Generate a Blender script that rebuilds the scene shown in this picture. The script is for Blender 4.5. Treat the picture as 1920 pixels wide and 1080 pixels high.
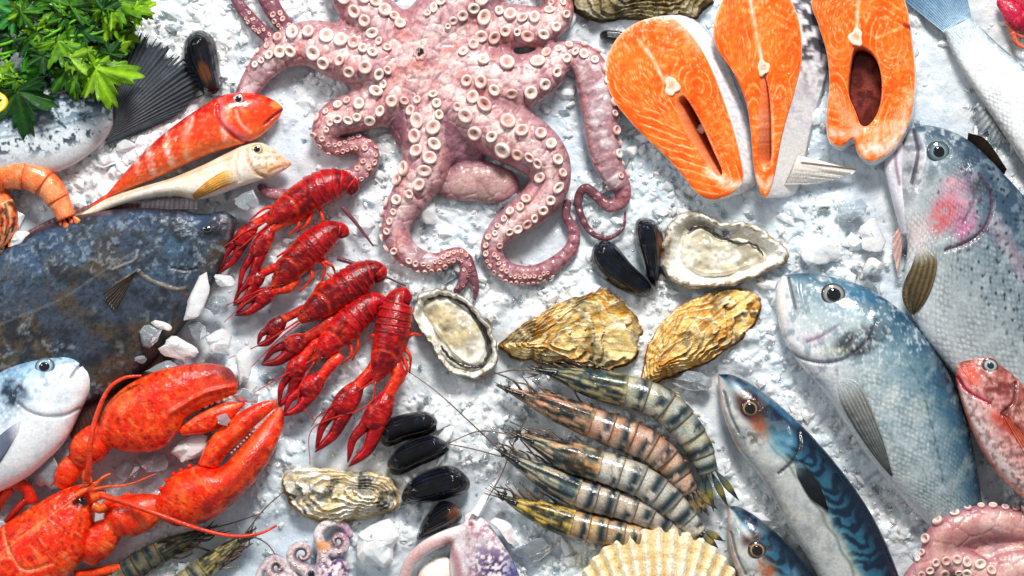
import bpy, math, random
import numpy as np

# ------------------------------------------------------------------ camera, light, exposure
# The scene is laid out in millimetre-like units "u" (1 u = 0.5 mm): x to the right, y towards
# the bottom edge of the tray, z up.  U() turns them into metres.
U_ = 0.0005
SC = bpy.context.scene
for o in list(bpy.data.objects):
    bpy.data.objects.remove(o)
COL = SC.collection

cam_d = bpy.data.cameras.new('camera')
cam = bpy.data.objects.new('camera', cam_d)
COL.objects.link(cam)
cam.location = (0, 0, (25 + 4800) * U_)
cam.rotation_euler = (0, 0, 0)
cam_d.sensor_width = 36
cam_d.lens = 36 * 4800 / 1920
cam_d.clip_start = 0.01
cam_d.clip_end = 100
SC.camera = cam

world = bpy.data.worlds.new('World')
SC.world = world
world.use_nodes = True
wn = world.node_tree
wn.nodes['Background'].inputs['Color'].default_value = (0.93, 0.97, 1.0, 1)
wn.nodes['Background'].inputs['Strength'].default_value = 0.29


def area(name, loc, target, size, size_y, power, color):
    d = bpy.data.lights.new(name, 'AREA')
    d.shape = 'RECTANGLE'
    d.size = size
    d.size_y = size_y
    d.energy = power
    d.color = color
    o = bpy.data.objects.new(name, d)
    COL.objects.link(o)
    o.location = loc
    from mathutils import Vector
    o.rotation_euler = (Vector(target) - Vector(loc)).to_track_quat('-Z', 'Y').to_euler()
    return o


area('window_light', (0.25, 1.9, 1.75), (0, 0, 0), 0.6, 0.5, 88, (1.0, 0.985, 0.96))
area('side_light', (-1.7, 0.75, 1.5), (0, 0, 0), 0.35, 0.35, 12, (0.95, 0.98, 1.0))

SC.view_settings.view_transform = 'Standard'
SC.view_settings.look = 'None'
SC.view_settings.exposure = 0.0
SC.view_settings.gamma = 1.0
SC.view_settings.use_curve_mapping = False
SC.cycles.use_denoising = True
SC.cycles.max_bounces = 5
SC.cycles.diffuse_bounces = 2
SC.cycles.glossy_bounces = 2
SC.cycles.transmission_bounces = 4
SC.cycles.caustics_reflective = False
SC.cycles.caustics_refractive = False

# ------------------------------------------------------------------ numeric helpers
rng = np.random.default_rng(7)


def A(*p):
    return np.asarray(p, float)


def world_pts(P):
    P = np.asarray(P, float).reshape(-1, 3)
    return np.stack([(P[:, 0] - 960) * U_, (540 - P[:, 1]) * U_, P[:, 2] * U_], 1)


def _h(ix, iy, seed):
    with np.errstate(over='ignore'):
        n = (ix.astype(np.int64) * 374761393 + iy.astype(np.int64) * 668265263 + seed * 974634541) & 0xffffffff
        n = ((n ^ (n >> 13)) * 1274126177) & 0xffffffff
        n = (n ^ (n >> 16)) & 0xffffffff
    return n / 4294967295.0


def vnoise(x, y, seed=0):
    x = np.asarray(x, float); y = np.asarray(y, float)
    ix = np.floor(x); iy = np.floor(y)
    fx = x - ix; fy = y - iy
    fx = fx * fx * (3 - 2 * fx); fy = fy * fy * (3 - 2 * fy)
    a = _h(ix, iy, seed); b = _h(ix + 1, iy, seed); c = _h(ix, iy + 1, seed); d = _h(ix + 1, iy + 1, seed)
    return (a * (1 - fx) + b * fx) * (1 - fy) + (c * (1 - fx) + d * fx) * fy


def fbm(x, y, sc, octv=4, seed=0, gain=0.5):
    x = np.asarray(x, float) / sc; y = np.asarray(y, float) / sc
    s = 0; a = 1; t = 0
    for k in range(octv):
        s = s + a * vnoise(x + 17.3 * k, y - 9.1 * k, seed + k); t += a
        a *= gain; x = x * 2.03; y = y * 2.03
    return s / t


def worley(x, y, sc, seed=0):
    """distance to nearest / second nearest feature point, id hash of the nearest, and offset to it"""
    x = np.asarray(x, float) / sc; y = np.asarray(y, float) / sc
    ix = np.floor(x); iy = np.floor(y)
    f1 = np.full(x.shape, 9.0); f2 = np.full(x.shape, 9.0)
    idd = np.zeros(x.shape); ox = np.zeros(x.shape); oy = np.zeros(x.shape)
    for dx in (-1, 0, 1):
        for dy in (-1, 0, 1):
            cx = ix + dx; cy = iy + dy
            px = cx + _h(cx, cy, seed + 11); py = cy + _h(cx, cy, seed + 23)
            d = np.hypot(px - x, py - y)
            near = d < f1
            f2 = np.where(near, f1, np.minimum(f2, d))
            idd = np.where(near, _h(cx, cy, seed + 37), idd)
            ox = np.where(near, x - px, ox); oy = np.where(near, y - py, oy)
            f1 = np.where(near, d, f1)
    return f1, f2, idd, ox, oy


def sm(a, b, x):
    t = np.clip((np.asarray(x, float) - a) / (b - a), 0, 1)
    return t * t * (3 - 2 * t)


def spl(pts, n=None, per=10, closed=False, uniform=True):
    """Catmull-Rom through pts (any dimension), resampled to n points uniform in arc length"""
    p = np.asarray(pts, float)
    k = len(p)
    if closed:
        q = np.vstack([p[-1], p, p[0], p[1]])
        segs = k
    else:
        q = np.vstack([2 * p[0] - p[1], p, 2 * p[-1] - p[-2]])
        segs = k - 1
    out = []
    t = np.linspace(0, 1, per, endpoint=False)[:, None]
    for i in range(segs):
        p0, p1, p2, p3 = q[i], q[i + 1], q[i + 2], q[i + 3]
        out.append(0.5 * (2 * p1 + (p2 - p0) * t + (2 * p0 - 5 * p1 + 4 * p2 - p3) * t ** 2
                          + (3 * p1 - p0 - 3 * p2 + p3) * t ** 3))
    if not closed:
        out.append(q[-2][None])
    else:
        out.append(out[0][:1])
    c = np.vstack(out)
    if n is None:
        return c[:-1] if closed else c
    if uniform:
        d = np.r_[0, np.cumsum(np.linalg.norm(np.diff(c[:, :2], axis=0), axis=1) + 1e-9)]
    else:
        d = np.arange(len(c), dtype=float)
    tt = np.linspace(0, d[-1], n + 1 if closed else n)
    r = np.stack([np.interp(tt, d, c[:, j]) for j in range(c.shape[1])], 1)
    return r[:-1] if closed else r


def lerp_t(vals, n):
    v = np.asarray(vals, float)
    if v.ndim == 0:
        return np.full(n, float(v))
    return spl(np.stack([np.arange(len(v), dtype=float) * 10, v], 1), n, uniform=False)[:, 1]


def rgb(c):
    if isinstance(c, str):
        c = c.lstrip('#')
        return np.array([int(c[i:i + 2], 16) for i in (0, 2, 4)], float) / 255
    return np.asarray(c, float) / 255


def lin(c):
    c = np.clip(c, 0, 1)
    return np.where(c <= 0.04045, c / 12.92, ((c + 0.055) / 1.055) ** 2.4)


def seg_dist(X, Y, pts):
    p = np.asarray(pts, float)
    best = np.full(np.shape(X), 1e9)
    for i in range(len(p) - 1):
        a = p[i]; b = p[i + 1] - p[i]
        L = max(b @ b, 1e-9)
        t = np.clip(((X - a[0]) * b[0] + (Y - a[1]) * b[1]) / L, 0, 1)
        best = np.minimum(best, np.hypot(X - a[0] - t * b[0], Y - a[1] - t * b[1]))
    return best


# ------------------------------------------------------------------ geometry container
class G:
    """points (u), faces, per-point colour (sRGB 0..1) with painting / sculpting helpers"""

    def __init__(s, P, F, T=None, V=None, up=None):
        s.P = np.asarray(P, float); s.F = F; n = len(s.P)
        s.C = np.ones((n, 3)) * 0.8
        s.T = np.zeros(n) if T is None else T
        s.V = np.zeros(n) if V is None else V
        s.up = np.ones(n) if up is None else up

    @property
    def X(s): return s.P[:, 0]
    @property
    def Y(s): return s.P[:, 1]
    @property
    def Z(s): return s.P[:, 2]

    def fill(s, c):
        s.C[:] = rgb(c); return s

    def mix(s, m, c):
        m = np.clip(m, 0, 1)[:, None]; s.C = s.C * (1 - m) + rgb(c) * m; return s

    def mul(s, f):
        s.C = s.C * np.asarray(f).reshape(-1, 1); return s

    def blob(s, x, y, rx, ry=None, rot=0, soft=0.5):
        ry = rx if ry is None else ry
        a = math.radians(rot); dx = s.X - x; dy = s.Y - y
        u = (dx * math.cos(a) + dy * math.sin(a)) / rx; v = (-dx * math.sin(a) + dy * math.cos(a)) / ry
        return 1 - sm(1 - soft, 1 + soft * 0.3, np.hypot(u, v))

    def line(s, pts, w, soft=0.6, smooth=True):
        p = spl(pts, per=6) if (smooth and len(pts) > 2) else pts
        return 1 - sm(w * (1 - soft), w, seg_dist(s.X, s.Y, p))

    def lift(s, m):
        s.P[:, 2] += m * s.up; return s

    def n(s, sc, octv=4, seed=0):
        return fbm(s.X, s.Y, sc, octv, seed)

    def cramp(s, f, stops):
        xs = [a for a, _ in stops]; cs = np.array([rgb(c) for _, c in stops])
        s.C = np.stack([np.interp(f, xs, cs[:, k]) for k in range(3)], 1); return s


def ring_faces(n, m, close_m=True, caps=True):
    i = np.arange(n - 1)[:, None] * m
    j = np.arange(m if close_m else m - 1)[None]
    jn = (j + 1) % m
    f = np.stack([i + j, i + jn, i + m + jn, i + m + j], -1).reshape(-1, 4)
    F = f.tolist()
    if caps and close_m:
        F.append(list(range(m))[::-1]); F.append(list(range((n - 1) * m, n * m)))
    return F


def loft(D, V, h, zc, n=80, m=48, e=2.0, hb=0.6, top=0.66):
    """closed body between the outline D and outline V (matched along their length), half height h, axis height zc"""
    D = spl(D, n) if len(D) != n else np.asarray(D, float)
    V = spl(V, n) if len(V) != n else np.asarray(V, float)
    h = lerp_t(h, n); zc = lerp_t(zc, n)
    mt = int(m * top)
    u = np.linspace(0, 1, mt, endpoint=False); v = np.linspace(1, 0, m - mt, endpoint=False)
    st = .45 * u + .55 * (1 - np.cos(np.pi * u)) / 2
    sb = (1 - np.cos(np.pi * v)) / 2
    qt = np.clip(1 - np.abs(2 * st - 1) ** e, 0, 1) ** (1 / e)
    qb = -np.clip(1 - np.abs(2 * sb - 1) ** e, 0, 1) ** (1 / e) * hb
    s = np.r_[st, sb]; q = np.r_[qt, qb]
    P = np.empty((n, m, 3))
    P[..., :2] = D[:, None, :] + (V - D)[:, None, :] * s[None, :, None]
    P[..., 2] = zc[:, None] + h[:, None] * q[None]
    T = np.repeat(np.linspace(0, 1, n), m); S = np.tile(s, n)
    up = np.tile(np.clip(q, 0, 1) > 0.02, n).astype(float)
    g = G(P.reshape(-1, 3), ring_faces(n, m), T, S, up)
    g.n_, g.m_ = n, m
    ln = np.linalg.norm(np.diff((D + V) / 2, axis=0), axis=1).sum(); wd = np.linalg.norm(V - D, axis=1).max()
    g.SUV = np.column_stack([(T * ln * .82 + S * wd) * .7071, (T * ln * .82 - S * wd) * .7071, np.ones(n * m)])
    return g


def tube(pts, n=40, m=16, flat=1.0, e=2.0, hb=1.0, per=8):
    """pts: rows x, y, z, r  ->  closed tapering tube (flat scales the height)"""
    c = spl(np.asarray(pts, float), n, per=per)
    xy = c[:, :2]
    t = np.gradient(xy, axis=0); t /= np.linalg.norm(t, axis=1)[:, None] + 1e-9
    nrm = np.stack([t[:, 1], -t[:, 0]], 1)
    r = np.maximum(c[:, 3], 0.05)[:, None]
    return loft_raw(xy + nrm * r, xy - nrm * r, r[:, 0] * flat, c[:, 2], n, m, e, hb)


def loft_raw(D, V, h, zc, n, m, e=2.0, hb=1.0):
    return loft(D, V, _Keep(h), _Keep(zc), n, m, e, hb, 0.5 if hb > 0.9 else 0.66)


class _Keep(np.ndarray):
    def __new__(cls, a):
        return np.asarray(a, float).view(cls)


_lerp0 = lerp_t


def lerp_t(vals, n):
    if isinstance(vals, _Keep):
        return np.asarray(vals)
    return _lerp0(vals, n)


def disk(outline, centre, zfun, n=96, rings=24, base=-6, closed_spline=True):
    """closed solid over a star-shaped outline: top z = zfun(X, Y, r) with r 0 centre .. 1 rim, flat underside"""
    o = spl(outline, n, closed=True) if closed_spline else np.asarray(outline, float)
    n = len(o)
    c = np.asarray(centre, float)
    if c.ndim == 1:
        cc = np.repeat(c[None], n, 0)
    else:  # a centre segment: nearest point on it
        d = c[1] - c[0]
        t = np.clip(((o - c[0]) @ d) / (d @ d), 0, 1)
        cc = c[0] + t[:, None] * d
    rr = np.linspace(0, 1, rings + 1)[1:]
    P = []; R = []
    for r in rr:
        P.append(cc + (o - cc) * r); R.append(np.full(n, r))
    P = np.vstack(P); R = np.concatenate(R)
    Z = zfun(P[:, 0], P[:, 1], R)
    top = np.column_stack([P, Z])
    c0 = cc.mean(0)
    z0 = float(zfun(np.array([c0[0]]), np.array([c0[1]]), np.array([0.0]))[0])
    bot = np.column_stack([cc + (o - cc) * 0.97, np.full(n, base)])
    pts = np.vstack([top, bot, [[c0[0], c0[1], z0]], [[c0[0], c0[1], base]]])
    F = ring_faces(rings, n, True, False)
    b = rings * n; ct = b + n; cb = ct + 1
    F += [[(rings - 1) * n + j, (rings - 1) * n + (j + 1) % n, b + (j + 1) % n, b + j] for j in range(n)]
    F += [[(j + 1) % n, j, ct] for j in range(n)]
    F += [[b + j, b + (j + 1) % n, cb] for j in range(n)]
    R = np.r_[R, np.ones(n), 0, 0]
    up = np.r_[np.ones(rings * n), np.zeros(n), 1, 0]
    th = np.r_[np.tile(np.arange(n) / n, rings + 1), 0, 0]
    return G(pts, F, R, th, up)


def sheet(base, tip, n=30, m=14, z0=6, z1=6, thick=1.6, wav=1.0, rays=18, jag=0.0, seed=0, arch=0.0):
    """a fin: closed thin ribbed sheet from the base line to the tip line"""
    B = spl(base, n); Tp = spl(tip, n)
    t = np.linspace(0, 1, m)
    jg = 1 + jag * (vnoise(np.arange(n) * 0.9, np.zeros(n), seed) - 0.5) * 2
    P = B[:, None] + (Tp - B)[:, None] * (t[None, :, None] * np.where(t > .5, jg[:, None], 1)[..., None])
    u = np.linspace(0, 1, n)
    z0 = lerp_t(z0, n); z1 = lerp_t(z1, n)
    Z = z0[:, None] + (z1 - z0)[:, None] * t[None] + wav * np.sin(u * rays * 2 * np.pi)[:, None] * (0.35 + t[None] * .65)
    Z = Z + arch * np.sin(np.pi * u)[:, None] * np.sin(np.pi * np.clip(t * .8 + .1, 0, 1))[None]
    top = np.concatenate([P, Z[..., None]], -1).reshape(-1, 3)
    bot = top.copy(); bot[:, 2] -= thick
    k = n * m
    F = []
    idx = np.arange(k).reshape(n, m)
    f = np.stack([idx[:-1, :-1], idx[1:, :-1], idx[1:, 1:], idx[:-1, 1:]], -1).reshape(-1, 4)
    F += f.tolist() + (f[:, ::-1] + k).tolist()
    ed = np.r_[idx[0, :-1], idx[:-1, -1], idx[-1, :0:-1], idx[:0:-1, 0]]
    nx = np.roll(ed, -1)
    F += np.stack([nx, ed, ed + k, nx + k], 1).tolist()
    T = np.tile(np.tile(t, n), 2); V = np.tile(np.repeat(u, m), 2)
    g = G(np.vstack([top, bot]), F, T, V, np.ones(2 * k))
    g.rays = rays
    return g


def join(gs):
    P = []; F = []; C = []; o = 0
    for g in gs:
        P.append(g.P); C.append(g.C); F += [[i + o for i in f] for f in g.F]; o += len(g.P)
    r = G(np.vstack(P), F); r.C = np.vstack(C)
    return r


# ------------------------------------------------------------------ objects
def mesh_of(name, g, mat, off, smooth=True):
    me = bpy.data.meshes.new(name)
    me.from_pydata((world_pts(g.P) - off).tolist(), [], g.F)
    ca = me.color_attributes.new('Col', 'FLOAT_COLOR', 'POINT')
    lum = g.C @ np.array([.3, .59, .11])
    sat = np.clip(lum[:, None] + (g.C - lum[:, None]) * 1.16, 0, 1)
    c = np.ones((len(g.P), 4), np.float32); c[:, :3] = lin(sat)
    ca.data.foreach_set('color', c.ravel())
    if hasattr(g, 'SUV'):
        sa = me.attributes.new('suv', 'FLOAT_VECTOR', 'POINT')
        sa.data.foreach_set('vector', g.SUV.astype(np.float32).ravel())
    if smooth:
        me.polygons.foreach_set('use_smooth', np.ones(len(me.polygons), bool))
    me.materials.append(MAT[mat])
    me.update()
    return me


def tag(o, label, cat, group=None):
    o['label'] = label; o['category'] = cat
    if group:
        o['group'] = group
    return o


def thing(name, label, cat, x, y, group=None):
    o = bpy.data.objects.new(name, None)
    o.empty_display_size = 0.01
    COL.objects.link(o)
    o.location = world_pts([[x, y, 0]])[0]
    return tag(o, label, cat, group)


def root_off(o):
    while o.parent:
        o = o.parent
    return np.array(o.location)


def part(parent, name, g, mat, smooth=True, label=None):
    o = bpy.data.objects.new(name, mesh_of(name, g, mat, root_off(parent), smooth))
    COL.objects.link(o)
    o.parent = parent
    if label:
        o['label'] = label
    return o


def solo(name, g, mat, label, cat, x, y, group=None, smooth=True):
    """a thing that is one mesh"""
    loc = world_pts([[x, y, 0]])[0]
    o = bpy.data.objects.new(name, mesh_of(name, g, mat, loc, smooth))
    o.location = loc
    COL.objects.link(o)
    return tag(o, label, cat, group)


# ------------------------------------------------------------------ materials
MAT = {}


def material(name, rough=0.3, coat=0.0, coat_rough=0.06, spec=0.5, bumps=(), trans=0.0, sss=0.0, sss_c=(1, .4, .3),
             vary=0.12, vary_scale=1400, ior=1.45, metal=0.0, alpha=1.0, rvary=0.12, cell=None, sss_scale=0.004):
    m = bpy.data.materials.new(name)
    m.use_nodes = True
    nt = m.node_tree; N = nt.nodes; L = nt.links
    b = N['Principled BSDF']
    at = N.new('ShaderNodeAttribute'); at.attribute_name = 'Col'
    tc = N.new('ShaderNodeTexCoord')
    nz = N.new('ShaderNodeTexNoise'); nz.inputs['Scale'].default_value = vary_scale
    nz.inputs['Detail'].default_value = 3
    L.new(tc.outputs['Object'], nz.inputs['Vector'])
    mr = N.new('ShaderNodeMapRange')
    mr.inputs[1].default_value = 0.3; mr.inputs[2].default_value = 0.7
    mr.inputs[3].default_value = 1 - vary; mr.inputs[4].default_value = 1 + vary
    L.new(nz.outputs['Fac'], mr.inputs[0])
    mx = N.new('ShaderNodeVectorMath'); mx.operation = 'SCALE'
    L.new(at.outputs['Color'], mx.inputs[0]); L.new(mr.outputs[0], mx.inputs['Scale'])
    col = mx.outputs[0]
    scale_h = None
    if cell:        # overlapping scales laid in rows along the body
        su = N.new('ShaderNodeAttribute'); su.attribute_name = 'suv'
        vo = N.new('ShaderNodeTexVoronoi'); vo.voronoi_dimensions = '2D'
        vo.inputs['Scale'].default_value = 1 / cell[0]; vo.inputs['Randomness'].default_value = .42
        L.new(su.outputs['Vector'], vo.inputs['Vector'])
        m3 = N.new('ShaderNodeMapRange'); m3.inputs[1].default_value = .12; m3.inputs[2].default_value = .62
        m3.inputs[3].default_value = 1 + cell[1] * .45; m3.inputs[4].default_value = 1 - cell[1]
        L.new(vo.outputs['Distance'], m3.inputs[0])
        xyz = N.new('ShaderNodeSeparateXYZ'); L.new(su.outputs['Vector'], xyz.inputs[0])
        mk = N.new('ShaderNodeMix'); mk.data_type = 'FLOAT'
        pn = N.new('ShaderNodeTexNoise'); pn.inputs['Scale'].default_value = 45; pn.inputs['Detail'].default_value = 3
        L.new(tc.outputs['Object'], pn.inputs['Vector'])
        pm = N.new('ShaderNodeMapRange'); pm.inputs[1].default_value = .36; pm.inputs[2].default_value = .62
        pm.inputs[3].default_value = .15; pm.inputs[4].default_value = 1.15
        L.new(pn.outputs['Fac'], pm.inputs[0])
        pk = N.new('ShaderNodeMath'); pk.operation = 'MULTIPLY'
        L.new(xyz.outputs['Z'], pk.inputs[0]); L.new(pm.outputs[0], pk.inputs[1])
        L.new(pk.outputs[0], mk.inputs[0]); mk.inputs[2].default_value = 1.0; L.new(m3.outputs[0], mk.inputs[3])
        x2 = N.new('ShaderNodeVectorMath'); x2.operation = 'SCALE'
        L.new(col, x2.inputs[0]); L.new(mk.outputs[0], x2.inputs['Scale'])
        col = x2.outputs[0]
        scale_h = mk.outputs[0]
    L.new(col, b.inputs['Base Color'])
    b.inputs['Roughness'].default_value = rough
    if rvary:
        n2 = N.new('ShaderNodeTexNoise'); n2.inputs['Scale'].default_value = vary_scale * .3
        L.new(tc.outputs['Object'], n2.inputs['Vector'])
        m2 = N.new('ShaderNodeMapRange'); m2.inputs[1].default_value = .3; m2.inputs[2].default_value = .7
        m2.inputs[3].default_value = max(0.03, rough - rvary); m2.inputs[4].default_value = rough + rvary
        L.new(n2.outputs['Fac'], m2.inputs[0]); L.new(m2.outputs[0], b.inputs['Roughness'])
    b.inputs['Specular IOR Level'].default_value = spec
    b.inputs['Coat Weight'].default_value = coat
    b.inputs['Coat Roughness'].default_value = coat_rough
    b.inputs['Transmission Weight'].default_value = trans
    b.inputs['IOR'].default_value = ior
    b.inputs['Metallic'].default_value = metal
    b.inputs['Alpha'].default_value = alpha
    if sss:
        b.inputs['Subsurface Weight'].default_value = sss
        b.inputs['Subsurface Radius'].default_value = sss_c
        b.inputs['Subsurface Scale'].default_value = sss_scale
    prev = None
    for kind, scale, strength, dist in bumps:
        if kind == 'noise':
            t = N.new('ShaderNodeTexNoise'); t.inputs['Scale'].default_value = scale; t.inputs['Detail'].default_value = 3
            out = t.outputs['Fac']
        elif kind == 'vor':
            t = N.new('ShaderNodeTexVoronoi'); t.inputs['Scale'].default_value = scale
            out = t.outputs['Distance']
        elif kind == 'edge':
            t = N.new('ShaderNodeTexVoronoi'); t.feature = 'DISTANCE_TO_EDGE'; t.inputs['Scale'].default_value = scale
            out = t.outputs['Distance']
        L.new(tc.outputs['Object'], t.inputs['Vector'])
        bp = N.new('ShaderNodeBump'); bp.inputs['Strength'].default_value = strength
        bp.inputs['Distance'].default_value = dist
        L.new(out, bp.inputs['Height'])
        if prev:
            L.new(prev.outputs[0], bp.inputs['Normal'])
        prev = bp
    if scale_h:
        bp = N.new('ShaderNodeBump'); bp.inputs['Strength'].default_value = .55; bp.inputs['Distance'].default_value = .0012
        L.new(scale_h, bp.inputs['Height'])
        if prev:
            L.new(prev.outputs[0], bp.inputs['Normal'])
        prev = bp
    if prev:
        L.new(prev.outputs[0], b.inputs['Normal'])
        L.new(prev.outputs[0], b.inputs['Coat Normal'])
    MAT[name] = m
    return m


material('ice_bed', rough=0.16, spec=0.5, bumps=[('noise', 110, 0.25, 0.003), ('vor', 420, 0.2, 0.002), ('noise', 900, .15, .0008)], vary=0.05, vary_scale=500, rvary=0.1, sss=.7, sss_c=(.7, .9, 1), sss_scale=.009)
material('ice_clear', rough=0.06, spec=0.7, trans=0.7, ior=1.31, bumps=[('noise', 160, 0.4, 0.003), ('noise', 800, .2, .001)], vary=0.03, rvary=0.03)
material('ice_white', rough=0.18, spec=0.6, trans=.2, ior=1.31, bumps=[('noise', 260, 0.4, 0.002), ('noise', 900, .3, .0008)], vary=0.03, sss=0.6, sss_c=(.6, .85, 1), sss_scale=0.01)
material('ice_crumb', rough=0.14, spec=0.6, bumps=[('noise', 600, 0.25, 0.001)], vary=0.04, rvary=0.06, sss=.6, sss_c=(.6, .85, 1), sss_scale=.006)
material('ice_glass', rough=0.05, spec=0.7, trans=0.75, ior=1.31, bumps=[('noise', 350, 0.25, 0.0015)], vary=0.03, rvary=0.02)
material('fish_skin', rough=0.3, spec=.35, coat=0.35, coat_rough=0.07, bumps=[('noise', 260, 0.25, 0.001)], vary=0.14, vary_scale=400, cell=(8.0, .30))
material('big_scale_skin', rough=0.3, spec=.3, coat=0.35, coat_rough=0.07, bumps=[('noise', 260, 0.25, 0.001)], vary=0.14, vary_scale=400, cell=(12.0, .26))
material('smooth_skin', rough=0.28, spec=.35, coat=0.4, coat_rough=0.05, bumps=[('noise', 200, 0.3, 0.0012), ('noise', 900, 0.15, 0.0005)], vary=0.12, vary_scale=400)
material('flatfish_skin', rough=0.42, spec=.3, coat=0.22, coat_rough=0.12, bumps=[('noise', 260, 0.35, 0.001), ('noise', 900, 0.3, 0.0006)], vary=0.25, vary_scale=500)
material('fin_skin', rough=0.4, spec=.3, coat=0.2, bumps=[('noise', 500, 0.3, 0.0008)], vary=0.25, vary_scale=700)
material('octopus_skin', rough=0.3, spec=.35, coat=0.4, coat_rough=0.06, bumps=[('noise', 300, 0.4, 0.0014), ('noise', 1000, 0.25, 0.0007)], vary=0.16, vary_scale=500)
material('crust', rough=0.32, spec=.3, coat=0.32, coat_rough=0.06, bumps=[('noise', 600, 0.4, 0.001), ('vor', 500, 0.25, 0.0006)], vary=0.28, vary_scale=500, rvary=.16)
material('prawn_shell', rough=0.26, spec=.35, coat=0.4, coat_rough=0.06, bumps=[('noise', 420, 0.35, 0.001)], vary=0.28, vary_scale=600)
material('oyster_shell', rough=0.45, spec=.35, coat=0.12, bumps=[('noise', 260, 0.6, 0.002), ('noise', 1200, 0.4, 0.001)], vary=0.25, vary_scale=500)
material('oyster_meat', rough=0.14, spec=.5, coat=0.7, coat_rough=.03, bumps=[('noise', 160, 0.4, 0.002)], vary=0.10, vary_scale=400)
material('mussel_shell', rough=0.08, spec=.35, coat=0.25, coat_rough=0.02, bumps=[('noise', 260, 0.06, 0.0008)], vary=0.25, rvary=0.04)
material('salmon_flesh', rough=0.34, spec=.3, coat=0.25, coat_rough=0.1, bumps=[('noise', 420, 0.4, 0.0012)], vary=0.12, vary_scale=500)
material('leaf', rough=0.45, spec=.3, coat=0.05, bumps=[('noise', 300, 0.45, 0.0014)], vary=0.2, vary_scale=500)
material('eye_gloss', rough=0.06, coat=1.0, coat_rough=0.02, vary=0.04, rvary=0)
material('lemon', rough=0.35, bumps=[('vor', 600, 0.3, 0.0008)], vary=0.08)
# ------------------------------------------------------------------ ice bed
def ice_white(X, Y):
    """where the crushed ice is white and lumpy (1) or grey wet slush (0)"""
    w = fbm(X, Y, 150, 4, 3)
    w = sm(0.34, 0.56, w)
    for (x, y, rx, ry, a) in SLUSH:
        d = np.hypot((X - x) / rx, (Y - y) / ry)
        w = w * (1 - a * (1 - sm(0.5, 1.15, d + (fbm(X, Y, 45, 3, 9) - .5) * .7)))
    for (x, y, rx, ry, a) in SNOW:
        d = np.hypot((X - x) / rx, (Y - y) / ry)
        w = np.maximum(w, a * (1 - sm(0.5, 1.1, d + (fbm(X, Y, 40, 3, 5) - .5) * .8)))
    return w


SLUSH = [(1770, 200, 110, 120, .95), (560, 300, 110, 90, .8), (700, 440, 110, 80, .75), (1440, 400, 130, 40, .8),
         (520, 640, 110, 70, .7), (1090, 40, 60, 60, .8), (1060, 250, 60, 120, .7), (480, 120, 70, 60, .5),
         (80, 430, 70, 60, .9), (1330, 70, 60, 60, .8), (640, 330, 70, 60, .8), (990, 430, 70, 60, .6),
         (580, 900, 120, 80, .6), (800, 680, 40, 60, .6), (1200, 700, 60, 40, .6), (270, 860, 90, 60, .5)]
SNOW = [(330, 70, 70, 60, 1), (600, 170, 60, 50, .9), (870, 390, 90, 50, 1), (1530, 430, 110, 80, 1), (900, 560, 60, 50, 1),
        (1180, 400, 120, 60, .9), (1650, 970, 120, 100, 1), (760, 800, 140, 60, .9), (1340, 620, 90, 80, .8), (1420, 950, 90, 90, .9),
        (1500, 800, 80, 70, .8), (900, 800, 90, 90, .9), (160, 330, 50, 40, 1), (520, 900, 60, 80, .8), (990, 1010, 60, 60, .9),
        (1620, 880, 60, 60, .9), (700, 1020, 80, 60, 1), (1850, 1000, 60, 60, .6), (1440, 680, 70, 40, .9), (440, 230, 60, 50, .3)]


def ice_height(X, Y):
    w = ice_white(X, Y)
    wx = X + 14 * (fbm(X, Y, 30, 2, 41) - .5); wy = Y + 14 * (fbm(X, Y, 30, 2, 42) - .5)
    f1, f2, idd, ox, oy = worley(wx, wy, 52, 2)
    tx = (np.modf(idd * 91.7)[0] - .5); ty = (np.modf(idd * 53.3)[0] - .5)
    big = (idd - .5) * 10 + (tx * ox + ty * oy) * 16 + 6 * (1 - f1 * f1)
    g1, g2, ide, px, py = worley(wx, wy, 19, 6)
    ux = (np.modf(ide * 71.7)[0] - .5); uy = (np.modf(ide * 33.3)[0] - .5)
    small = (ide - .5) * 8 + (ux * px + uy * py) * 14 + 4 * (1 - g1 * g1)
    k1, k2, idk, qx, qy = worley(X, Y, 8, 8)
    fine = (idk - .5) * 4.2 + 2 * (1 - k1)
    roll = (fbm(X, Y, 120, 3, 21) - .5) * 16
    soft = (fbm(X, Y, 26, 3, 51) - .5) * 7
    return roll + w * (big * .6 + small * .65 + fine * .7) + (1 - w) * (soft * .8 + .10 * small + .08 * fine) - 12 + 6 * w, w, idd, ide


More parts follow.
